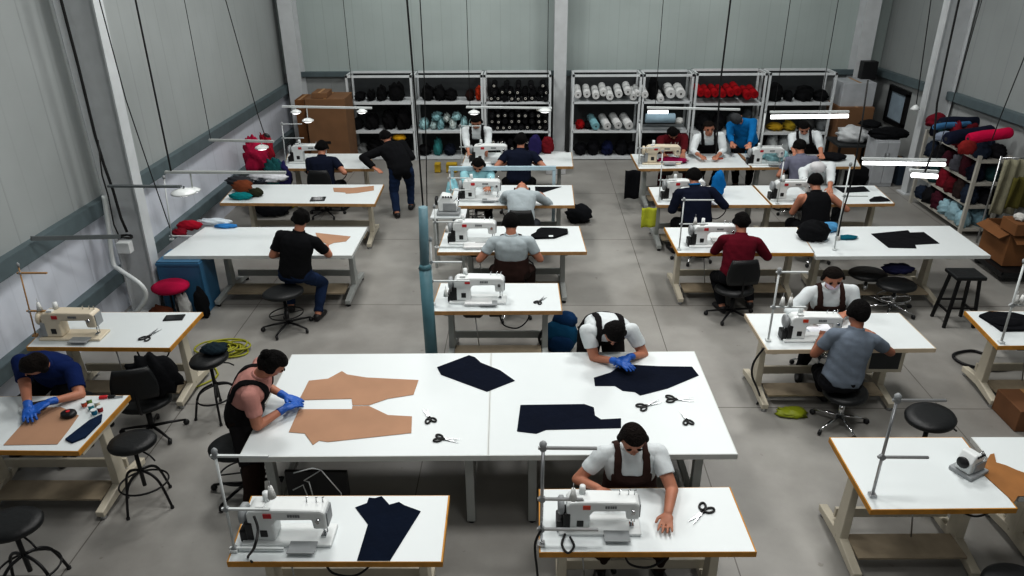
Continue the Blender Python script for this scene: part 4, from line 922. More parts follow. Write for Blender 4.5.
wx = (WY(206, 300, y0).x-WY(163, 300, y0).x); hz = WY(186, 263, y0).z
for sx in (-1, 1): part('side_wall', M().box((c.x+sx*(wx/2-.012), c.y, hz/2), (.024, .42, hz)), CRT, r, .006)
part('front_wall', M().box((c.x, c.y-.2, hz/2), (wx-.05, .02, hz)), CRT, r); part('back_wall', M().box((c.x, c.y+.2, hz/2), (wx-.05, .02, hz)), CRT, r); part('bottom', M().box((c.x, c.y, .02), (wx-.05, .38, .03)), CRT, r)
part('rim', M().box((c.x, c.y-.215, hz-.02), (wx, .02, .04)).box((c.x, c.y+.215, hz-.02), (wx, .02, .04)), CRT, r, .005)
part('lid', M().box((c.x, c.y, hz+.01), (wx-.02, .42, .02)), mat('blue_plastic_lid', (66, 110, 140), .5), r, .006)
st_ = W(178, 319, 0); r = thing('round_stool', 'stool with fuchsia padded seat in front of the blue crate', 'stool', st_)
part('seat', M().lathe([(0, .42), (.17, .42), (.2, .45), (.2, .48), (.16, .51), (0, .52)], (st_.x, st_.y, 0), 28, sx=1.15), cloth((164, 20, 66), .3, 10), r)
for k in range(4): a = k*PI/2+.6; part('leg', M().tube([(st_.x+.12*math.cos(a), st_.y+.1*math.sin(a), .42), (st_.x+.19*math.cos(a), st_.y+.16*math.sin(a), 0)], .014, 8), BLKMET, r)
bundle('cloth_bag', 182, 300, y0-.15, .1, .07, .2, (196, 198, 196), 'white cloth bag beside the fuchsia seated stool', 'bag', z=0)
bundle('cloth_bag', 200, 297, y0-.14, .09, .07, .24, (22, 23, 26), 'black cloth bag leaning on the blue crate', 'bag', z=0)
bundle('cloth_bag', 158, 303, y0-.3, .15, .12, .14, (96, 54, 36), 'rust brown cloth heap on floor behind the cream machine table', 'cloth', z=0)
on_table('jacket', 158, 392, .24, .13, .24, (20, 21, 24), 'black jacket bundle hung at the office chair by left tables', 'jacket', z=.46)
on_table('seat_cloth', 215, 352, .13, .1, .05, (30, 44, 52), 'dark teal cloth lying on the bar stool seat near yellow cable', 'cloth', z=.692)
# yellow cable coil
p = W(236, 352, 0); mb = M(); pts = []
rng = random.Random(3)
for i in range(150):
    a = i*.42; rr = .11+.05*math.sin(i*.31)+.03*math.sin(i*.11); pts.append((p.x-.12+rr*1.5*math.cos(a)+.1*math.sin(i*.07), p.y+.02+rr*math.sin(a), .012+.016*(i//30)+.006*math.sin(i)))
q = W(213, 380, 0); pts += [(p.x-.2, p.y-.22, .02), (q.x+.02, q.y+.1, .012), (q.x-.05, q.y-.08, .012), (q.x-.2, q.y-.22, .012)]
single('extension_cord', mb.tube(smooth(pts, 3), .011, 6), mat('yellow_cord', (150, 150, 38), .5), 'yellow extension cord coiled in a heap on the floor', 'cord')
single('work_bag', M().ell((0, 0, 0), (.15, .09, .035), None, 18, 12, .16, 3, -.02), mat('lime_plastic', (140, 150, 30), .5, var=.1, bump=.4, bscale=9), 'lime yellow plastic bag on floor under the grey tee man table', 'bag', origin=(0, 0, -.02)).location = W(791, 414, 0)
p = W(656, 208, TZ); mb = M()
rows = []
for k in range(8):
    z = TZ+.02-.3*k/7; xx = WY(649, 215, p.y-.06).x
    rows.append([Vector((xx-.11+.22*j/9, p.y-.06-.02*math.sin(j*1.1+k*.2), z)) for j in range(10)]+[Vector((xx+.11-.22*j/9, p.y-.045-.02*math.sin((9-j)*1.1+k*.2), z)) for j in range(10)])
single('hanging_cloth', mb.loft(rows), cloth((176, 182, 62), .4, 10), 'lime yellow cloth hanging from the table of the navy shirted man', 'cloth')
yr_ = TABLES['R1a'][0].y-.06; x0_, x1_ = WY(625, 180, yr_).x, WY(640, 180, yr_).x; rows = []
for k in range(8):
    z = TZ-.01-.5*k/7; rows.append([Vector((x0_+(x1_-x0_)*j/9, yr_-.03*math.sin(j*.9+k*.3), z)) for j in range(10)]+[Vector((x1_-(x1_-x0_)*j/9, yr_+.02-.03*math.sin((9-j)*.9+k*.3), z)) for j in range(10)])
single('hanging_cloth', M().loft(rows), BLKCL, 'black cloth hanging off left end of the rear right table', 'cloth')
# backpack
p = W(561, 351, 0); r = thing('backpack', 'blue backpack standing on the floor behind cutting table', 'backpack', p); BP = cloth((22, 78, 110), .4, 8); BPD = cloth((16, 50, 84), .4, 8)
part('main_body', M().ell((p.x, p.y+.02, .2), (.2, .13, .22), None, 20, 14, .04, 5, -.19), BP, r); part('front_pocket', M().ell((p.x-.01, p.y-.1, .14), (.15, .07, .12), None, 16, 10, .05, 2, -.12), BPD, r); part('top_flap', M().ell((p.x+.04, p.y+.06, .38), (.15, .12, .1), None, 16, 10, .06, 8), BPD, r)
for s_ in (-1, 1): part('side_strap', M().tube(smooth([(p.x+s_*.19, p.y-.02, .34), (p.x+s_*.26, p.y-.05, .2), (p.x+s_*.2, p.y-.05, .04)]), .016, 6), BLACK, r)
bundle('travel_bag', 579, 215, W(579, 221, 0).y, .22, .2, .17, (22, 24, 28), 'black travel bag on floor right of the bent grey man', 'bag', z=0)
bundle('travel_bag', 273, 212, W(273, 216, 0).y+.1, .3, .2, .16, (40, 42, 48), 'dark grey bag on floor under the phone table', 'bag', z=0)
bundle('travel_bag', 293, 206, W(293, 210, 0).y+.2, .14, .12, .15, (168, 160, 40), 'mustard yellow bag on floor under the phone table', 'bag', z=0)
bundle('shopping_bag', 452, 178, 11.3, .12, .12, .34, (150, 200, 210), 'pale aqua bag heap left of the teal shirted worker', 'bag', z=.3)
for (u, v, l_, col) in ((452, 167, 'yellow parts box on floor in front of the shelving, larger one', (190, 160, 40)), (438, 167, 'small yellow parts box on floor near teal post line', (176, 150, 40))):
    p = W(u, v+5, 0); r = thing('parts_box', l_, 'box', p); part('bin', M().box((p.x, p.y, .1), (.22 if u > 445 else .12, .16, .18)), mat('yellow_plastic', col, .5), r, .01); part('lip', M().box((p.x, p.y-.09, .18), (.2 if u > 445 else .1, .02, .03)), mat('yellow_plastic', col, .5), r, .004)
on_table('garment_stack', 478, 297, .2, .1, .055, (226, 228, 228), 'white fabric stack in front of the machine on the short table', m=WT) if 0 else None
def stack(u, v, sx, sy, n, material, label, z=TZ, rz=0):
    p = W(u, v, z); mb = M()
    for i in range(n): mb.box((p.x+.008*math.sin(i*2.1), p.y+.006*math.cos(i*3), z+.012+.02*i), (sx, sy, .019), rz+.03*math.sin(i))
    single('fabric_stack', mb, material, label, 'fabric', bevel=.004)
stack(478, 304, .3, .13, 2, cloth((226, 228, 228), .2, 8, .03), 'white folded fabric stack before machine on the short table')
stack(476, 247.5, .32, .15, 2, cloth((224, 226, 226), .2, 8, .03), 'white folded fabric stack before machine of the pale tee man')
stack(722, 243, .28, .16, 3, cloth((224, 226, 226), .2, 8, .03), 'white folded fabric stack beside the red shirted man')
stack(822, 332, .26, .2, 1, cloth((230, 232, 238), .3, 8, .03), 'white cloth under the needle between grey tee man and masked worker', rz=.3)
stack(492, 201, .16, .12, 2, cloth((224, 226, 226), .2, 8, .03), 'white folded fabric stack beside the bent pale grey man')
on_table('plastic_bag', 759, 158, .16, .12, .12, (150, 200, 206), 'clear aqua plastic bag left of two on rear right table', 'bag', m=mat('aqua_film', (150, 196, 202), .25, var=.15, bump=.8, bscale=10))
on_table('plastic_bag', 776, 161, .2, .12, .12, (150, 200, 206), 'clear aqua plastic bag right of two on rear right table', 'bag', m=mat('aqua_film', (150, 196, 202), .25))
on_table('garment', 831, 159.5, .24, .16, .07, (20, 21, 25), 'black garment heaped on the rear right table')
on_table('garment', 672, 163, .26, .1, .06, (140, 24, 76), 'magenta and black garment under the off white machine')
on_table('garment', 717, 195, .1, .1, .22, (18, 110, 170), 'bright blue garment standing beside the navy shirted man')
on_table('wooden_ruler', 743, 158, .03, .28, .012, (140, 110, 84), 'brown wooden ruler strip on rear right table', 'ruler')
single('red_chalk', M().box(W(720, 158.5, TZ+.012), (.1, .04, .022), .3), mat('red_chalk', (190, 90, 70), .7), 'small red chalk block on the rear right table', 'chalk')
on_table('cloth_heap', 812, 239, .2, .17, .14, (20, 21, 24), 'black cloth heap at left end of the long white table')
on_table('cloth_heap', 826, 231, .16, .09, .07, (90, 150, 190), 'light blue cloth on the long white table by the thread stand')
on_table('cloth_heap', 846, 239, .14, .05, .03, (20, 96, 112), 'dark teal cloth strip on the long white table')
on_table('seat_cloth', 897, 272, .2, .12, .06, (30, 32, 62), 'navy cloth lying on the swivel stool under the long table', z=.502)
# black lead on front left thread stand
a_ = W(252, 536, TZ+.3); single('machine_lead', M().tube(smooth([WY(254, 516, a_.y-.25), WY(258, 530, a_.y-.3), WY(254, 548, a_.y-.36), W(248, 557, TZ+.012), W(252, 562, TZ+.01)]), .008, 6), WIRE, 'black machine lead curling on front left sewing table', 'cable')
a_ = W(567, 540, TZ); single('machine_lead', M().tube(smooth([W(565, 534, TZ+.02), W(562, 545, TZ+.012), W(568, 553, TZ+.012), W(574, 546, TZ+.012), W(570, 537, TZ+.02)]), .008, 6), WIRE, 'black machine lead looped on front centre sewing table', 'cable')
yv = TABLES['T1'][2].y+.42
def wires(name, paths, y, r, material, label, cat): 
    mb = M()
    for p_ in paths: mb.tube([WY(a, b, y) for a, b in p_], r, 6)
    return single(name, mb, material, label, cat)
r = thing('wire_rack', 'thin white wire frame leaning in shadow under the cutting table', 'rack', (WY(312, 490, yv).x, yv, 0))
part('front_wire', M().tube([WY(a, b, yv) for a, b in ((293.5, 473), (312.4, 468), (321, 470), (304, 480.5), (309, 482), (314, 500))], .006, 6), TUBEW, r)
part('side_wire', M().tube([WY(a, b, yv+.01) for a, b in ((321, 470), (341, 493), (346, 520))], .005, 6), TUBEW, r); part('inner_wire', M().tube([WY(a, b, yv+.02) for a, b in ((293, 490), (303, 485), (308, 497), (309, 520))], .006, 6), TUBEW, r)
lo_ = WY(310, 540, yv); part('shadow_panel', M().box((WY(316, 490, yv).x, yv+.06, .3), (.5, .03, .56)), BLACK, r)  # black sheet added as the deep shadow behind the wire frame

# ------------------------------------------------------------------ lamps, cables and service post
def lamp_bar(label, p0, p1, y, lamps=(), th=.035, tube=None, material=TUBEW, cables=()):
    a, b = WY(p0[0], p0[1], y), WY(p1[0], p1[1], y); m = (a+b)/2
    t = thing('hanging_lamp', label, 'lamp', (m.x, m.y, m.z), 'lamps hung on bars over the tables')
    part('bar', M().beam(a, b, .05, th), material, t, .004)
    for (u, v, wd) in lamps:
        p = WY(u, v, y-.03); top = WY(u, (p0[1]+p1[1])/2, y)
        o = part('lamp_shade', M().lathe([(wd*.4, .05), (wd, .02), (wd*1.05, 0), (wd*.9, .004), (0, .02)], (p.x, p.y, p.z), 16), MWHITE, t)
        part('bulb', M().ell((p.x, p.y, p.z), (wd*.85, wd*.85, .028)), GLOW, o)
        part('bracket', M().beam((p.x, p.y, p.z+.03), (p.x, y, max(top.z, p.z+.06)), .015, .015), material, t)
    if tube: 
        q0, q1 = WY(tube[0], tube[1], y-.01), WY(tube[2], tube[3], y-.01)
        part('tube_light', M().cyl(q0, q1, tube[4], n=12), GLOW, t)
    for (u, w_) in cables:
        p = WY(u, (p0[1]+p1[1])/2, y); part('hanging_wire', M().cyl((p.x, p.y, p.z), (p.x+w_, p.y, ZC), .005, n=6), WIRE, t)
    return t
yL1 = TABLES['L1'][4].y; yL2 = TABLES['L2'][4].y; yL3 = TABLES['L3'][4].y; yC1 = TABLES['C1'][4].y; yR1 = TABLES['R1a'][4].y; yR2 = TABLES['R2b'][4].y
lamp_bar('white bar lamp with bulbs before the tall carton in the back left corner', (282, 106.5), (372, 108), yL1, [(296, 112.5, .09), (308, 121, .1), (362, 112, .09)], cables=[(354, .0)])
lamp_bar('pale grey bar lamp hung by left wall over the garment heaps', (209, 140), (274, 141.5), yL2, [(262, 148, .1)], cables=[(211, 0)], material=GREYP)
lamp_bar('long grey bar crossing in front of left wall, lamp at its left', (165, 172), (286, 172.5), yL3+.6, [(193, 191, .1)], cables=[], material=GREYP)
lamp_bar('dark grey bar lamp reaching out from the left column', (108, 186), (181, 186.5), 8.15, [(184, 193, .14)], material=GIRTD, th=.025)
lamp_bar('white bar lamp with two bulbs over the rearmost middle table', (466, 107), (552, 108), yC1, [(474, 113, .1), (545, 111, .11)], cables=[(470, 0), (547, 0)])
lamp_bar('white bar lamp over the rear right table of the apron woman', (647, 107.5), (740, 109.5), yR1, [], cables=[(655, 0)], tube=(648, 112, 668, 112, .03))
lamp_bar('bright tube lamp hung over the rear right table end', (770, 112), (849, 111.5), yR1-.3, [], tube=(771, 117, 848, 116, .034), cables=[(774, 0), (819, 0)])
lamp_bar('bright tube lamp hung before the garment rack on the right', (862, 158.5), (946, 160), yR2, [], tube=(863, 163, 945, 164.5, .028), cables=[(936, .2)])
lamp_bar('short bright lamp just under the tube lamp by the garment rack', (910, 170), (938, 171.5), yR2-.2, [], tube=(912, 175, 937, 176.5, .036))
# bar fixed to left wall girt
yb_ = 6.9
single('wall_bracket_bar', M().beam(WY(31, 238.5, 7.0), WY(120, 236.5, 7.7), .03, .045), GIRTD, 'grey steel bracket bar running from left wall girt to the column', 'bracket')
single('conduit_pipe', M().tube(smooth([WY(104, 196, 8.15), WY(108, 225, 8.15), WY(113, 262, 8.1), WY(120, 270, 8.05), WY(140, 284, 7.95), WY(146, 296, 7.95), WY(138, 310, 7.95), WY(124, 328, 7.95)]), .028, 10), TUBEW, 'white bent conduit pipe beside the left column', 'pipe')
single('socket_box', M().box(WY(125, 247, 8.3), (.16, .1, .14)), MWHITE, 'white socket box on the left column', 'socket box', bevel=.006)
single('cable_coil', M().tube([WY(125, 237, 8.2)+Vector((.09*math.cos(i*.5), .05*math.sin(i*.5), .012*math.sin(i*.9))) for i in range(34)], .008, 6), WIRE, 'black cable coil on the socket box of the left column', 'cable')
def cable(label, pts, y, r=.008, material=WIRE, top=True):
    P_ = [WY(a, b, y) for a, b in pts]
    if top: P_ = [Vector((P_[0].x+(P_[0].x-P_[1].x)*(ZC-P_[0].z)/max(.2, P_[0].z-P_[1].z), y, ZC))]+P_
    return single('hanging_cable', M().tube(P_, r, 6), material, label, 'cable', 'cables hanging from the roof')
cable('thick black cable running down the left column face', [(61, 0), (78, 65), (95, 135), (104, 165), (113, 190), (121, 218), (127, 232)], 8.2, .016)
cable('thinner black cable beside the thick one on left column', [(98, 140), (102, 175), (108, 195), (114, 225), (119, 236)], 8.17, .008, top=False)
cable('black cable hanging before the left wall just right of the column', [(135.5, 0), (166.7, 150), (171, 171)], yL3+.6, .012)
cable('thin cable along the inner edge of left column', [(110, 40), (126, 100), (148, 165), (170, 228)], 8.1, .006)
cable('thin black cable forking over the pale bar by left wall', [(249, 83), (258, 115), (264, 133)], yL2-.02, .007)
single('cable_plug', M().ell(WY(267, 135.5, yL2-.03), (.05, .03, .03), Matrix.Rotation(.5, 3, 'Y')), BLACK, 'black plug at the end of the forked cable', 'plug')
cable('thick black cable dropping into the teal post, left one', [(407, 0), (413, 73), (418, 140), (423, 206)], 8.0, .011)
cable('black cable dropping into the teal post, right one', [(420, 0), (424, 73), (426, 140), (427, 206)], 8.0, .006)
cable('black cable hanging before the red fabric rolls down to rear right table', [(730.6, 0), (720, 86), (718, 120), (716, 154)], yR1-.05, .014)
cable('black cable with white bulb holder near the right wall frame', [(931, 0), (924, 50), (916.4, 104)], 13.2, .008)
single('bulb_holder', M().lathe([(0, -.05), (.07, -.05), (.08, -.03), (.03, .03), (0, .04)], WY(915.5, 107, 13.2), 14), MWHITE, 'white bulb holder at cable end near right wall frame', 'bulb holder')
cable('black cable hanging along the right column to the garment rack', [(959, 0), (946, 60), (937, 104), (933, 150), (925, 172)], 10.6, .014)
cable('thin cable hanging at the upper right edge before right wall', [(1024, 58), (1000, 118), (992, 140)], 10.4, .007)
cable('black cable running from corner box down to the long white table', [(868, 80), (861, 130), (852, 180), (842, 215), (838, 236)], 8.4, .009, top=False)
single('junction_box', M().box(WY(868, 70, 15.8), (.3, .2, .36)), BLACK, 'black junction box at the back right corner girt', 'box', bevel=.01)
# teal service post
b_ = W(433, 372, 0); yp = b_.y; r = thing('service_post', 'teal service post standing behind cutting table, cables entering its top', 'post', b_)
TEALP = mat('teal_paint', (84, 124, 134), .45, var=.1)
zm, zt_ = WY(424, 268, yp).z, WY(421, 207, yp).z
xm, xt = WY(425, 268, yp).x, WY(423, 207, yp).x
part('lower_tube', M().cyl((b_.x, yp, .01), (xm, yp, zm), .068, .064, 20), TEALP, r); part('collar', M().cyl((xm, yp, zm), (xm, yp, zm+.05), .07, .05, 20), TEALP, r)
part('upper_tube', M().cyl((xm, yp, zm+.04), (xt, yp, zt_), .05, .046, 20), mat('pale_teal_paint', (98, 130, 140), .45), r); part('base_plate', M().box((b_.x, yp, .01), (.26, .26, .02)), TEALP, r)
# pale blue gantry frame over C2
yg = TABLES['C2'][3].y+.1; a, b = WY(449, 168.5, yg), WY(556, 168, yg); r = thing('frame_rack', 'pale blue steel frame bridging behind the bent pale grey man', 'frame', ((a.x+b.x)/2, yg, 0))
PB = mat('pale_blue_paint', (168, 190, 200), .5); part('crossbar', M().beam(a, b, .06, .06), PB, r)
for p in (a+Vector((.05, 0, 0)), b-Vector((.03, 0, 0))): part('leg', M().beam((p.x, yg, 0), (p.x, yg, a.z-.03), .05, .05), PB, r)

yq = TABLES['R4'][0].y-.12
single('hanging_lead', M().tube(smooth([WY(764, 348, yq), WY(754, 362, yq), WY(752, 375, yq), WY(757, 388, yq), W(760, 398, .02), W(757, 404, .012)]), .01, 6), WIRE, 'black power lead dangling at left end of grey tee man table', 'cable')
yq = TABLES['T2'][0].y-.06
single('hanging_lead', M().tube(smooth([WY(541, 530, yq), WY(535, 545, yq), WY(537, 570, yq), WY(540, 600, yq)]), .008, 6), WIRE, 'black lead dangling at left end of the front centre table', 'cable')
# ------------------------------------------------------------------ shelving along the back wall
YS = 15.5; SZ = [.06, .63, 1.24, 1.79]
def shelf_unit(label, u0, u1, y=YS, depth=.58, back=True, zt=None, dark=True):
    x0, x1 = WY(u0, 102, y).x, WY(u1, 102, y).x; zs = list(SZ)
    if zt: zs[3] = zt
    t = thing('shelving_unit', label, 'shelving', ((x0+x1)/2, y+depth/2, 0), 'white shelving along the back wall')
    for x in (x0+.02, x1-.02):
        for yy in (y+.02, y+depth-.02): part('post', M().box((x, yy, zs[3]/2), (.045, .04, zs[3])), SHELFM, t)
    for z in zs[:3]: part('shelf', M().box(((x0+x1)/2, y+depth/2, z-.02), (x1-x0-.05, depth, .045)), SHELFM, t)
    mb = M(); mb.beam((x0, y+.02, zs[3]-.02), (x1, y+.02, zs[3]-.02), .04, .045); mb.beam((x0, y+depth-.02, zs[3]-.02), (x1, y+depth-.02, zs[3]-.02), .04, .045)
    for x in (x0+.02, x1-.02): mb.beam((x, y, zs[3]-.02), (x, y+depth, zs[3]-.02), .04, .045)
    part('top_frame', mb, SHELFM, t)
    if back: part('shade_panel', M().box(((x0+x1)/2, y+depth+.005, zs[3]/2), (x1-x0, .01, zs[3]-.1)), DARKIN, t)  # dark sheet added to paint the shade inside the open shelves
    return x0, x1
NUM = ['first', 'second', 'third', 'fourth', 'fifth', 'sixth', 'seventh', 'eighth', 'ninth', 'tenth', 'eleventh', 'twelfth']
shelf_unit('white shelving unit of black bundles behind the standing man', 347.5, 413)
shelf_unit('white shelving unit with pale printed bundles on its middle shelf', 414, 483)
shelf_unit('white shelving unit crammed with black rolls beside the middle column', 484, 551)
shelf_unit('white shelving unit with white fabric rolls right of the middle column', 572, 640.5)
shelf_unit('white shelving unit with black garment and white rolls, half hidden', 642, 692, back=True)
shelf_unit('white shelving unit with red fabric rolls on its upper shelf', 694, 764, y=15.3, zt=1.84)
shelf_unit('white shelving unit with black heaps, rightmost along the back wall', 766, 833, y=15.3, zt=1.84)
CORE = mat('roll_core_dark', (40, 40, 42), .8); COREW = mat('roll_core_pale', (206, 204, 196), .8)
def roll(u, v, r, material, core, label, group, y=YS, L=.5, tilt=0.0, yaw=0.0, cr=.3):
    p = WY(u, v, y-.02); t = thing('fabric_roll', label, 'fabric roll', (p.x, p.y, p.z), group)
    d = Vector((math.sin(yaw), math.cos(yaw)*math.cos(tilt), math.sin(tilt))); a = p; b = p+d*L
    part('cloth_wrap', M().tube([a, a+d*.012, b-d*.012, b], [r*.9, r, r, r*.9], 18), material, t)
    part('core', M().cyl(a-d*.004, a+d*.02, r*cr, n=12), core, t)
WROLL = cloth((206, 208, 208), .15, 10, .04); TROLL = cloth((130, 176, 184), .2, 12, .1); RROLL = cloth((150, 16, 26), .4, 10); KROLL = cloth((18, 18, 21), .3, 12)
def rs(v0, v1, y): return abs(WY(600, v0, y).z-WY(600, v1, y).z)
for i, (u, v, r) in enumerate(((578, 95, .077), (587, 94.5, .077), (596, 96, .077), (603.5, 93, .077), (610, 97, .077), (619, 94.5, .08), (628, 92, .077), (633.5, 97, .08), (638, 94, .06))):
    roll(u, v, r, WROLL, CORE, 'white fabric roll on upper shelf right of middle column, %s from left' % NUM[i], 'white rolls on the upper shelf', tilt=.12, cr=.22, y=YS-.02+.04*(i % 2))
for i, (u, v, r, m_, n_) in enumerate(((596, 126.5, .085, TROLL, 'pale teal'), (607.5, 126.5, .085, WROLL, 'white'), (618.5, 125.5, .085, WROLL, 'white'), (629.5, 126, .09, WROLL, 'white'))):
    roll(u, v, r, m_, CORE, '%s fabric roll on second shelf right of middle column, %s from left' % (n_, NUM[i]), 'rolls on the second shelf', tilt=.2, yaw=-.18, cr=.2)
def heap(u, v, rx, rz_, col, label, z, y=YS, ry=.2, m=None): return bundle('fabric_bundle', u, v, y+.27, rx, ry, rz_, col, label, 'fabric bundle', 'bundles on the shelving', z=z+.005, m=m, amp=.13)
heap(580, 126, .12, .1, (150, 20, 26), 'red fabric bundle on second shelf beside the teal roll', SZ[1]); heap(588, 127, .12, .08, (26, 22, 26), 'dark bundle between the red bundle and teal roll', SZ[1])
for i, (u, rx, h) in enumerate(((580, .16, .14), (593, .2, .18), (607, .2, .16), (621, .2, .18), (632, .16, .15))): heap(u, 150, rx, h, (20, 21, 26) if i != 2 else (24, 32, 66), ('black' if i != 2 else 'dark navy')+' bundle on lowest shelf right of middle column, %s from left' % NUM[i], SZ[0])
for i, (u, rx, h) in enumerate(((360, .14, .1), (371, .13, .12), (382, .15, .17), (397, .19, .2))): heap(u, 95, rx, h, (17, 17, 19), 'black bundle on the top shelf behind the standing man, %s from left' % NUM[i], SZ[2])
for i, (u, rx, h) in enumerate(((357, .16, .13), (372, .22, .18), (389, .22, .22), (404, .2, .25))): heap(u, 120, rx, h, (17, 17, 19), 'black bundle on the middle shelf behind the standing man, %s from left' % NUM[i], SZ[1])
for i, (u, rx, h, c_) in enumerate(((362, .18, .13, (110, 112, 112)), (375, .2, .2, (18, 18, 20)), (402, .2, .2, (20, 20, 22)))): heap(u, 148, rx, h, c_, ('grey' if i == 0 else 'black')+' bundle on the lowest shelf beside the standing man, %s' % ('left end', 'behind his arm', 'right end')[i], SZ[0])
on_t = WY(402, 146, 15.45); bundle('fabric_bundle', 400, 147, YS+.12, .15, .1, .07, (206, 160, 36), 'yellow folded fabric held up near the standing man', 'fabric bundle', z=.415)
for i, (u, rx, h) in enumerate(((428, .16, .18), (440, .2, .17), (451, .17, .13))): heap(u, 95, rx, h, (18, 18, 20), 'black bundle on the top shelf above the printed bundles, %s from left' % NUM[i], SZ[2])
heap(470, 92, .12, .12, (44, 24, 20), 'dark brown bundle on top shelf next to orange one', SZ[2]); heap(478.5, 90, .09, .16, (176, 58, 30), 'orange red bundle at the right end of a top shelf', SZ[2])
PRT = [(150, 186, 190), (170, 190, 190), (130, 170, 176), (190, 200, 198)]
PRM = []
for i, c_ in enumerate(PRT):
    m_ = mat('printed_cloth_%d' % i, c_, .9, var=.6, vscale=16, bump=.5, bscale=10); PRM.append(m_)
for i, (u, z, rx, h) in enumerate(((424, 0, .13, .13), (434, 0, .12, .1), (441, 0, .14, .13), (453, 0, .15, .14), (464, 0, .15, .14), (474, 0, .14, .13), (437, .18, .11, .1), (447, .16, .11, .09), (457, .19, .13, .09))):
    heap(u, 122, rx, h, PRT[i % 4], 'pale teal printed bundle on middle shelf, %s' % ('leftmost', 'second from left', 'third from left', 'fourth from left', 'fifth from left', 'sixth from left', 'upper left of the second layer', 'upper middle of the second layer', 'upper right of the second layer')[i], SZ[1]+z, m=PRM[i % 4])
for i, (u, rx, h, c_, n_) in enumerate(((424, .15, .12, (20, 21, 24), 'black'), (438, .12, .2, (60, 130, 130), 'teal printed'), (450, .16, .13, (28, 34, 48), 'dark navy'), (470, .2, .16, (20, 20, 22), 'black'))): heap(u, 148, rx, h, c_, n_+' bundle on lowest shelf under the printed bundles, %s from left' % NUM[i], SZ[0])
# crammed black rolls with pale cores
rng = random.Random(11); K = 0
for lev, z0, rows_ in ((0, SZ[2], ((0, 9), (1, 8), (2, 5))), (1, SZ[1], ((0, 10), (1, 9), (2, 9), (3, 6))), (2, SZ[0], ((0, 9), (1, 9), (2, 7)))):
    xa, xb = WY(486.5, 102, YS).x+.03, WY(550.5, 102, YS).x-.03
    for row, n in rows_:
        for k in range(n):
            x = xa+(xb-xa)*(k+.5+(.4 if row % 2 else 0)*(n < 9))/max(n, 1); x = min(max(x+rng.uniform(-.006, .006), xa+.06), xb-.06)
            rr = rng.uniform(.056, .062); z = z0+.068+row*.128+rng.uniform(-.002, .002)
            t = thing('fabric_roll', ('black fabric roll with pale core in the dense %s shelf left of middle column' % ('top', 'middle', 'lowest')[lev]), 'fabric roll', (x, YS+.01, z), 'black rolls on the %s shelf' % ('top', 'middle', 'lowest')[lev])
            y0_ = YS+rng.uniform(-.02, .06)
            part('cloth_wrap', M().tube([(x, y0_, z), (x, y0_+.01, z), (x, y0_+.42, z)], [rr*.88, rr, rr], 12), KROLL, t)
            if rng.random() < .8: part('core', M().tube([(x+rr*.36*math.cos(q_*.8), y0_-.003, z+rr*.36*math.sin(q_*.8)) for q_ in range(8)], rr*.13, 5, True), COREW if rng.random() < .75 else CORE, t)
bundle('fabric_bundle', 547, 128, YS-.25, .13, .12, .14, (130, 24, 34), 'crimson bundle beside the middle column at shelf height', 'fabric bundle', z=WY(547, 131, YS-.25).z) if 0 else None
on_table('garment', 547, 153, .12, .1, .17, (110, 24, 34), 'crimson garment on rear edge of the rearmost middle table')
on_table('garment', 535, 154, .12, .1, .2, (44, 38, 84), 'indigo garment on rear edge of the rearmost middle table')
bundle('package_stack', 556, 151, 15.0, .18, .12, .12, (186, 190, 194), 'pale wrapped package stack at the foot of middle column', z=.1) if 0 else None
r = thing('package', 'pale package with red end at the foot of middle column', 'package', WY(556, 150, 14.6)); q_ = r.location.copy(); q_.z = 0; r.location = q_
part('carton', M().box((q_.x, q_.y, .2), (.4, .3, .4)), mat('pale_card', (186, 188, 190), .7), r, .01); part('end_label', M().box((q_.x+.15, q_.y-.153, .3), (.09, .006, .1)), RED, r)
# unit E, F, G contents
bundle('garment', 653, 92, YS+.27, .1, .17, .27, (16, 16, 18), 'black garment heap leaning between white roll shelves', z=SZ[2]+.006); 
for i, (u, v, r) in enumerate(((645, 95, .075), (661, 99.5, .07), (671, 94, .1), (681, 94, .1))): roll(u, v, r, WROLL, CORE, 'white fabric roll on the shelf by the black garment, %s from left' % NUM[i], 'white rolls by the black garment', tilt=.1, cr=.2)
p = WY(660, 118, YS-.05); t = thing('fabric_roll', 'pale blue fabric roll lying lengthwise above the maroon worker', 'fabric roll', p)
part('cloth_wrap', M().tube([p-Vector((.3, 0, 0)), p-Vector((.29, 0, 0)), p+Vector((.3, 0, .0)), p+Vector((.31, 0, 0))], [.09, .1, .1, .09], 16), cloth((156, 180, 194), .3, 10), t); part('core', M().cyl(p+Vector((.3, 0, 0)), p+Vector((.32, 0, 0)), .03), CORE, t)
bundle('fabric_bundle', 679, 121, YS, .09, .09, .07, (200, 202, 200), 'small white bundle beside the pale blue roll', 'fabric bundle')
for i, u in enumerate((649, 660, 674, 686)): heap(u, 148, .17, .2, (20, 20, 23), 'black bundle on the lowest shelf behind the maroon worker, %s from left' % NUM[i], SZ[0])
for i, (u, v, r) in enumerate(((701, 93.5, .074), (708, 94.5, .074), (715.5, 94, .074), (723, 94.5, .074), (731, 93.5, .074), (738, 92, .08), (748, 96, .085), (755, 95, .08))): roll(u, v, r, RROLL, cloth((120, 12, 20), .3), 'red fabric roll on upper shelf, %s from left' % NUM[i], 'red rolls on the upper shelf', y=15.28, tilt=.1, cr=.25)
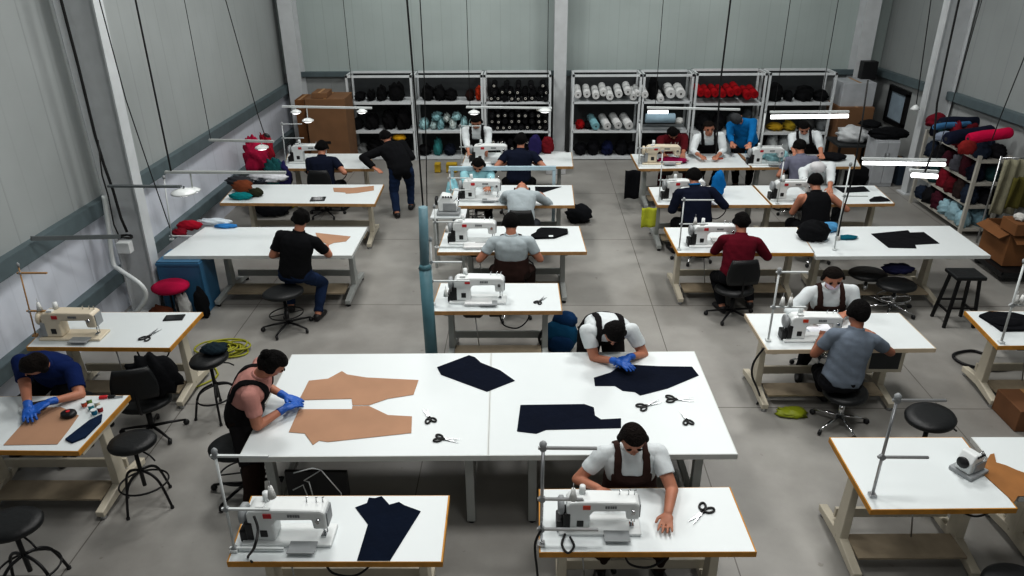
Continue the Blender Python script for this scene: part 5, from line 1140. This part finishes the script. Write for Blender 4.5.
for i, (u, rx, h, c_, n_) in enumerate(((703, .17, .2, (22, 22, 25), 'black'), (718, .16, .19, (26, 26, 30), 'black'), (732, .16, .2, (90, 96, 100), 'grey'), (746, .16, .24, (70, 76, 80), 'slate grey'), (757, .12, .16, (190, 194, 196), 'white'))): heap(u, 122, rx, h, c_, n_+' bundle on the middle shelf under red rolls, %s from left' % NUM[i], SZ[1], y=15.3)
for i, (u, rx, h, c_, n_) in enumerate(((702, .17, .2, (150, 156, 160), 'pale grey'), (722, .18, .2, (180, 186, 188), 'white'), (742, .2, .22, (60, 110, 140), 'blue'), (757, .13, .2, (26, 27, 30), 'black'))): heap(u, 150, rx, h, c_, n_+' bundle on the lowest shelf under red rolls, %s from left' % NUM[i], SZ[0], y=15.3)
for i, (u, rx, h) in enumerate(((774, .2, .2), (788, .12, .12), (804, .27, .17), (820, .18, .12))): heap(u, 95, rx, h, (17, 18, 20), 'black bundle on upper shelf of rightmost shelving, %s from left' % NUM[i], SZ[2], y=15.3)
for i, (u, rx, h, c_, n_) in enumerate(((775, .2, .08, (170, 140, 40), 'mustard yellow'), (789, .16, .1, (150, 130, 40), 'dull yellow'), (806, .18, .14, (60, 62, 62), 'dark grey'), (822, .15, .13, (100, 104, 106), 'grey'))): heap(u, 124, rx, h, c_, n_+' bundle on middle shelf of rightmost shelving, %s from left' % NUM[i], SZ[1], y=15.3)
for i, (u, rx, h, c_, n_) in enumerate(((771, .12, .28, (190, 196, 196), 'white'), (783, .12, .26, (176, 182, 184), 'pale grey'), (800, .17, .2, (40, 42, 44), 'black'), (818, .17, .18, (30, 31, 33), 'black'))): heap(u, 148, rx, h, c_, n_+' bundle on lowest shelf of rightmost shelving, %s from left' % NUM[i], SZ[0], y=15.3)

# ------------------------------------------------------------------ cartons and corner furniture
def carton(label, x0, x1, y0, y1, z0, z1, material=CARD, open_=False, handle=False, name='cardboard_box'):
    t = thing(name, label, 'box', ((x0+x1)/2, (y0+y1)/2, z0)); cx, cy = (x0+x1)/2, (y0+y1)/2
    if not open_:
        part('carton', M().box((cx, cy, (z0+z1)/2), (x1-x0, y1-y0, z1-z0)), material, t, .008)
        part('tape_seam', M().box((cx, cy, z1+.001), (.05, y1-y0-.01, .003)), mat('tan_tape', (170, 130, 84), .4), t)
    else:
        w_ = .012
        for k, (c_, s_) in enumerate((((x0+w_/2, cy), (w_, y1-y0)), ((x1-w_/2, cy), (w_, y1-y0)), ((cx, y0+w_/2), (x1-x0-2*w_, w_)), ((cx, y1-w_/2), (x1-x0-2*w_, w_)))):
            part('side_panel', M().box((c_[0], c_[1], (z0+z1)/2), (s_[0], s_[1], z1-z0)), material, t)
        part('bottom_panel', M().box((cx, cy, z0+.01), (x1-x0-.03, y1-y0-.03, .012)), material, t)
        part('flap', M().beam((cx, y0-.002, z1-.01), (cx, y0-.16, z1-.1), x1-x0-.02, .01), material, t); part('flap', M().beam((x0-.002, cy, z1-.01), (x0-.14, cy, z1-.08), .01, y1-y0-.03, up=(0, 1, 0)), material, t)
    if handle: part('hand_hole', M().box(((x0+x1)/2-.05, y0-.002, z0+(z1-z0)*handle), (.16, .008, .05)), BLACK, t)
    return t
ya = 14.6
carton('tall brown carton standing in the back left corner beside shelving', WY(307, 120, ya).x, WY(346.5, 120, ya).x, ya, ya+.7, 0, WY(320, 99, ya).z, CARD, handle=.42)
carton('brown carton lid section resting on top of the tall corner carton', WY(311, 97, ya).x, WY(326, 97, ya).x, ya+.05, ya+.5, WY(320, 99, ya).z+.004, WY(320, 93.5, ya).z, CARD)
carton('darker brown carton half hidden left of the tall corner carton', WY(297, 120, ya+.5).x, WY(306, 120, ya+.5).x, ya+.5, ya+1.1, 0, WY(300, 100, ya+.5).z, CARDO)
yb2 = 14.8; Xp = lambda u, v=110, y=yb2: WY(u, v, y).x
carton('white appliance carton in the back right corner', Xp(843, 90, 15.3), Xp(876, 90, 15.3), 15.3, 15.9, WY(850, 107, 15.3).z, WY(850, 83, 15.3).z, mat('white_card', (176, 180, 184), .7))
carton('brown carton under the white appliance carton in back right corner', Xp(838, 118, 15.2), Xp(873, 118, 15.2), 15.2, 15.9, 0, WY(850, 107.5, 15.2).z, CARD)
r = thing('side_table', 'dark low table in the back right corner under white cloth heap', 'table', (Xp(858, 130, 14.3), 14.55, 0)); zz = WY(858, 146, 14.2).z
x0_, x1_ = Xp(838, 146, 14.2), Xp(880, 146, 14.2)
part('top', M().box(((x0_+x1_)/2, 14.5, zz), (x1_-x0_, .7, .04)), DARKIN, r)
for x in (x0_+.04, x1_-.04):
    for y in (14.2, 14.8): part('leg', M().box((x, y, zz/2-.01), (.04, .04, zz-.03)), BLKMET, r)
bundle('cloth_heap', 853, 135, 14.5, .3, .28, .17, (196, 200, 202), 'white cloth heap on low table in the back right corner', z=zz+.022, amp=.1)
bundle('cloth_heap', 870, 133, 14.5, .22, .24, .2, (186, 188, 192), 'pale grey cloth heap beside the white one in back right corner', z=zz+.022, amp=.1)
bundle('cloth_heap', 870, 124, 14.4, .2, .2, .07, (20, 21, 24), 'black cloth thrown over the pale heap in back right corner', z=zz+.33)
yc = W(884, 187, 0).y; x0_, x1_ = WY(873, 165, yc).x, WY(896, 165, yc).x; zc_ = WY(884, 141, yc).z
r = thing('cabinet', 'white two door cabinet by right wall with black cloth on top', 'cabinet', ((x0_+x1_)/2, yc+.22, 0)); CAB = mat('cabinet_white', (180, 184, 188), .5)
part('carcass', M().box(((x0_+x1_)/2, yc+.23, zc_/2), (x1_-x0_, .42, zc_)), CAB, r, .006)
for s_ in (-1, 1):
    d_ = part('door', M().box(((x0_+x1_)/2+s_*(x1_-x0_)/4, yc+.01, zc_/2+.02), ((x1_-x0_)/2-.012, .02, zc_-.1)), CAB, r, .004); part('handle', M().box(((x0_+x1_)/2+s_*.035, yc-.008, zc_*.68), (.014, .02, .12)), STEEL, d_)
bundle('cloth_heap', 888, 135, yc+.25, .36, .22, .1, (18, 19, 22), 'black cloth heap on top of the white cabinet', z=zc_+.002)
bundle('cloth_heap', 850, 176, W(850, 182, 0).y-.1, .45, .2, .22, (20, 21, 24), 'black fabric heap on the floor behind tank top worker table', z=0)
carton('dark blue box on floor between cabinet and rack', WY(898, 175, yc+.1).x, WY(906, 175, yc+.1).x, yc+.1, yc+.4, 0, .5, mat('dark_blue_card', (40, 56, 72), .7))
# framed window on right wall
mb = M(); y0_, y1_, z0_, z1_ = 14.75, 15.5, .88, 1.52
for a, b in (((y0_, z0_), (y1_, z0_)), ((y0_, z1_), (y1_, z1_))): mb.box((XR-.03, (y0_+y1_)/2, a[1]), (.06, y1_-y0_+.1, .1))
for y in (y0_, y1_): mb.box((XR-.03, y, (z0_+z1_)/2), (.06, .1, z1_-z0_))
wn = struct('window_1', mb, BLKMET); link('pane', M().box((XR-.015, (y0_+y1_)/2, (z0_+z1_)/2), (.02, y1_-y0_-.08, z1_-z0_-.08)).mesh('pane'), mat('window_pane', (150, 166, 178), .2), wn)

# ------------------------------------------------------------------ garment rack on the right
RX0, RX1, RY0, RY1 = 6.87, 7.32, 11.1, 12.75; RZ = [.14, .52, .89, 1.25]
r = thing('storage_rack', 'white four level rack packed with garments by right wall', 'rack', ((RX0+RX1)/2, (RY0+RY1)/2, 0))
RK = mat('rack_enamel', (176, 174, 166), .55)
for x in (RX0, RX1):
    for y in (RY0, RY1): part('post', M().box((x, y, .66), (.05, .05, 1.32)), RK, r)
for z in RZ: part('shelf', M().box(((RX0+RX1)/2, (RY0+RY1)/2, z-.02), (RX1-RX0-.055, RY1-RY0+.04, .045)), RK, r)
rng = random.Random(21)
CP = [((20, 24, 40), 'navy'), ((90, 20, 30), 'burgundy'), ((24, 24, 28), 'black'), ((60, 20, 30), 'dark maroon'), ((120, 26, 42), 'crimson'), ((34, 44, 60), 'slate blue'), ((96, 96, 104), 'grey'), ((30, 60, 62), 'dark teal'), ((48, 36, 34), 'dark brown'), ((70, 26, 40), 'plum')]
LV = ['lowest', 'second', 'third', 'top']
for lev, z in enumerate(RZ):
    ny = 6
    for i in range(ny):
        for k in range(2):
            c_, n_ = CP[(lev*5+i*3+k*7) % 10] if not (lev == 0 and i < 3) else (((150, 180, 190), 'pale aqua') if k == 0 else ((120, 150, 162), 'dusty aqua'))
            hgt_ = rng.uniform(.13, .2)
            y = RY0+.15+(RY1-RY0-.3)*i/(ny-1); x = RX0+.09 if k == 0 else RX1-.12
            bundle('garment_bundle', 0, 0, 0, .135 if k == 0 else .125, .135, hgt_, c_, '%s bundle on right rack, %s level, %s from near end, %s' % (n_, LV[lev], NUM[i], ('aisle side', 'wall side')[k]), 'garment bundle', 'bundles on the right rack', pt=(x-.0, y, z+hgt_), z=z+.004, seed=lev*50+i*7+k, amp=.17, flatb=-.6)
def longroll(a, b, rr, col, label):
    t = thing('fabric_roll', label, 'fabric roll', (a+b)/2); d = (b-a).normalized()
    part('cloth_wrap', M().tube([a, a+d*.03, a.lerp(b, .35)+Vector((0, 0, .01)), a.lerp(b, .7), b-d*.03, b], [rr*.8, rr, rr*1.04, rr*.98, rr, rr*.8], 16), cloth(col, .7, 9), t); part('core', M().cyl(a-d*.006, a+d*.03, rr*.3), CORE, t)
longroll(WY(968, 139, 11.12), WY(1011, 132.5, 11.15), .085, (190, 18, 72), 'fuchsia fabric roll lying on top of the right rack')
longroll(WY(946, 139, 11.45), WY(992, 131, 11.6), .1, (22, 28, 48), 'large navy fabric roll behind the fuchsia one on the rack')
longroll(WY(940, 123, 12.2), WY(978, 122, 12.4), .09, (26, 32, 50), 'navy fabric roll far end of the rack top')
longroll(WY(934, 127, 12.0), WY(970, 124, 12.2), .05, (70, 120, 160), 'thin light blue fabric roll between navy rolls on the rack')
bundle('hanging_garment', 967, 148, 11.05, .13, .08, .12, (130, 40, 40), 'rust red garment at the near end of rack top below fuchsia roll')
bundle('hanging_garment', 936, 121, 12.6, .16, .14, .12, (110, 24, 40), 'burgundy garment at the far end of the rack top')
bundle('hanging_garment', 945, 137, 11.75, .16, .1, .09, (130, 140, 156), 'grey patterned garment hanging off the rack top')
# carts, cartons and draped cloth beside the rack
pc = W(1003, 284, 0); x0_ = W(974, 264, 0).x
r = thing('pallet_truck', 'black platform truck on the floor under the big brown cartons', 'platform truck', (x0_+.5, pc.y+.5, 0))
y0_ = W(990, 284, 0).y; y1_ = W(972, 262, 0).y+.1; xa = x0_-.05
part('platform', M().box((xa+.37, (y0_+y1_)/2, .12), (.66, y1_-y0_, .07)), BLACK, r, .012); part('rim', M().box((xa+.37, y0_-.01, .155), (.67, .03, .05)), BLKMET, r, .006); part('side_rim', M().box((xa+.03, (y0_+y1_)/2, .155), (.03, y1_-y0_, .05)), BLKMET, r)
for sx in (.12, .6):
    for yy in (y0_+.12, y1_-.12): part('caster', M().lathe([(0, -.025), (.042, -.025), (.046, 0), (.042, .025), (0, .025)], (xa+sx, yy, .046), 14, 'x'), RUBBER, r)
carton('large open brown carton stacked beside the long table at right', xa+.14, XR-.04, y0_+.22, y1_-.02, .175, .66, CARDO, True)
carton('long brown carton tray lying on the open carton at right', xa+.1, XR-.03, y0_+.1, y0_+.45, .67, .84, CARDO, handle=.5)
for i, (du, rx, c_, n_) in enumerate(((.12, .07, (200, 200, 196), 'white'), (.28, .08, (90, 30, 30), 'dark red'), (.44, .07, (206, 204, 200), 'cream'), (.58, .07, (70, 40, 30), 'brown'))): bundle('cloth_scrap', 0, 0, 0, rx, .08, .05, c_, n_+' cloth scrap on the carton tray at right', pt=(xa+.1+du, y0_+.28, .9), z=.845, amp=.15, seed=i)
def drape(label, u0, u1, v0, v1, y, col, yd=.05):
    x0_, x1_ = WY(u0, v0, y).x, WY(u1, v0, y).x; za, zb = WY(u0, v0, y).z, WY(u0, v1, y).z; rows = []
    for k in range(10):
        z = za+(zb-za)*k/9; f = .82+.18*k/9
        rows.append([Vector((x0_+(x1_-x0_)*(.5+(j/11-.5)*f), y-yd*math.sin(j*1.3+k*.15)*f, z)) for j in range(12)]+[Vector((x1_-(x1_-x0_)*(.5+(j/11-.5)*f), y+.03-yd*math.sin((11-j)*1.3+k*.15)*f, z)) for j in range(12)])
    return single('hanging_cloth', M().loft(rows), cloth(col, .6, 8), label, 'cloth')
drape('pale khaki cloth hung upright behind the brown cartons', 1003, 1030, 160, 214, 10.75, (150, 148, 128)); drape('olive cloth hung beside the pale khaki one behind cartons', 1012, 1040, 178, 208, 10.6, (92, 88, 44))
t = thing('garment_rail', 'thin steel rail stand holding the khaki and olive cloths', 'stand', (WY(1022, 200, 10.85).x, 10.85, 0)); xx = t.location.x
for s_ in (-.5, .5): part('post', M().cyl((xx+s_, 10.85, 0), (xx+s_, 10.85, WY(1020, 158, 10.85).z+.03), .014), STEEL, t)
part('rail', M().cyl((xx-.5, 10.85, WY(1020, 158, 10.85).z), (xx+.5, 10.85, WY(1020, 158, 10.85).z), .012), STEEL, t)
q_ = W(1012, 432, 0); carton('orange brown carton on floor at right edge before ochre edged table', q_.x+.02, q_.x+.5, q_.y+.0, q_.y+.4, 0, .24, mat('orange_card', (112, 76, 48), .8))

# keep neighbouring soft bundles from running into each other
bpy.context.view_layer.update()
for i in range(len(BUN)):
    for j in range(i+1, len(BUN)):
        if not all('bundle' in BUN[q_][0].name for q_ in (i, j)): continue
        (a, ax, ay, az, am), (b, bx, by, bz, bm) = BUN[i], BUN[j]
        dx, dy = abs(a.location.x-b.location.x), abs(a.location.y-b.location.y)
        if a.location.z > b.location.z+bz*1.9 or b.location.z > a.location.z+az*1.9: continue
        if dy > (ay+by): continue
        sx = (ax*a.scale.x*(1+am)+bx*b.scale.x*(1+bm))
        if dx < sx and dx > .45*sx:
            f = max(dx/sx*.98, .8); a.scale.x *= f; b.scale.x *= f
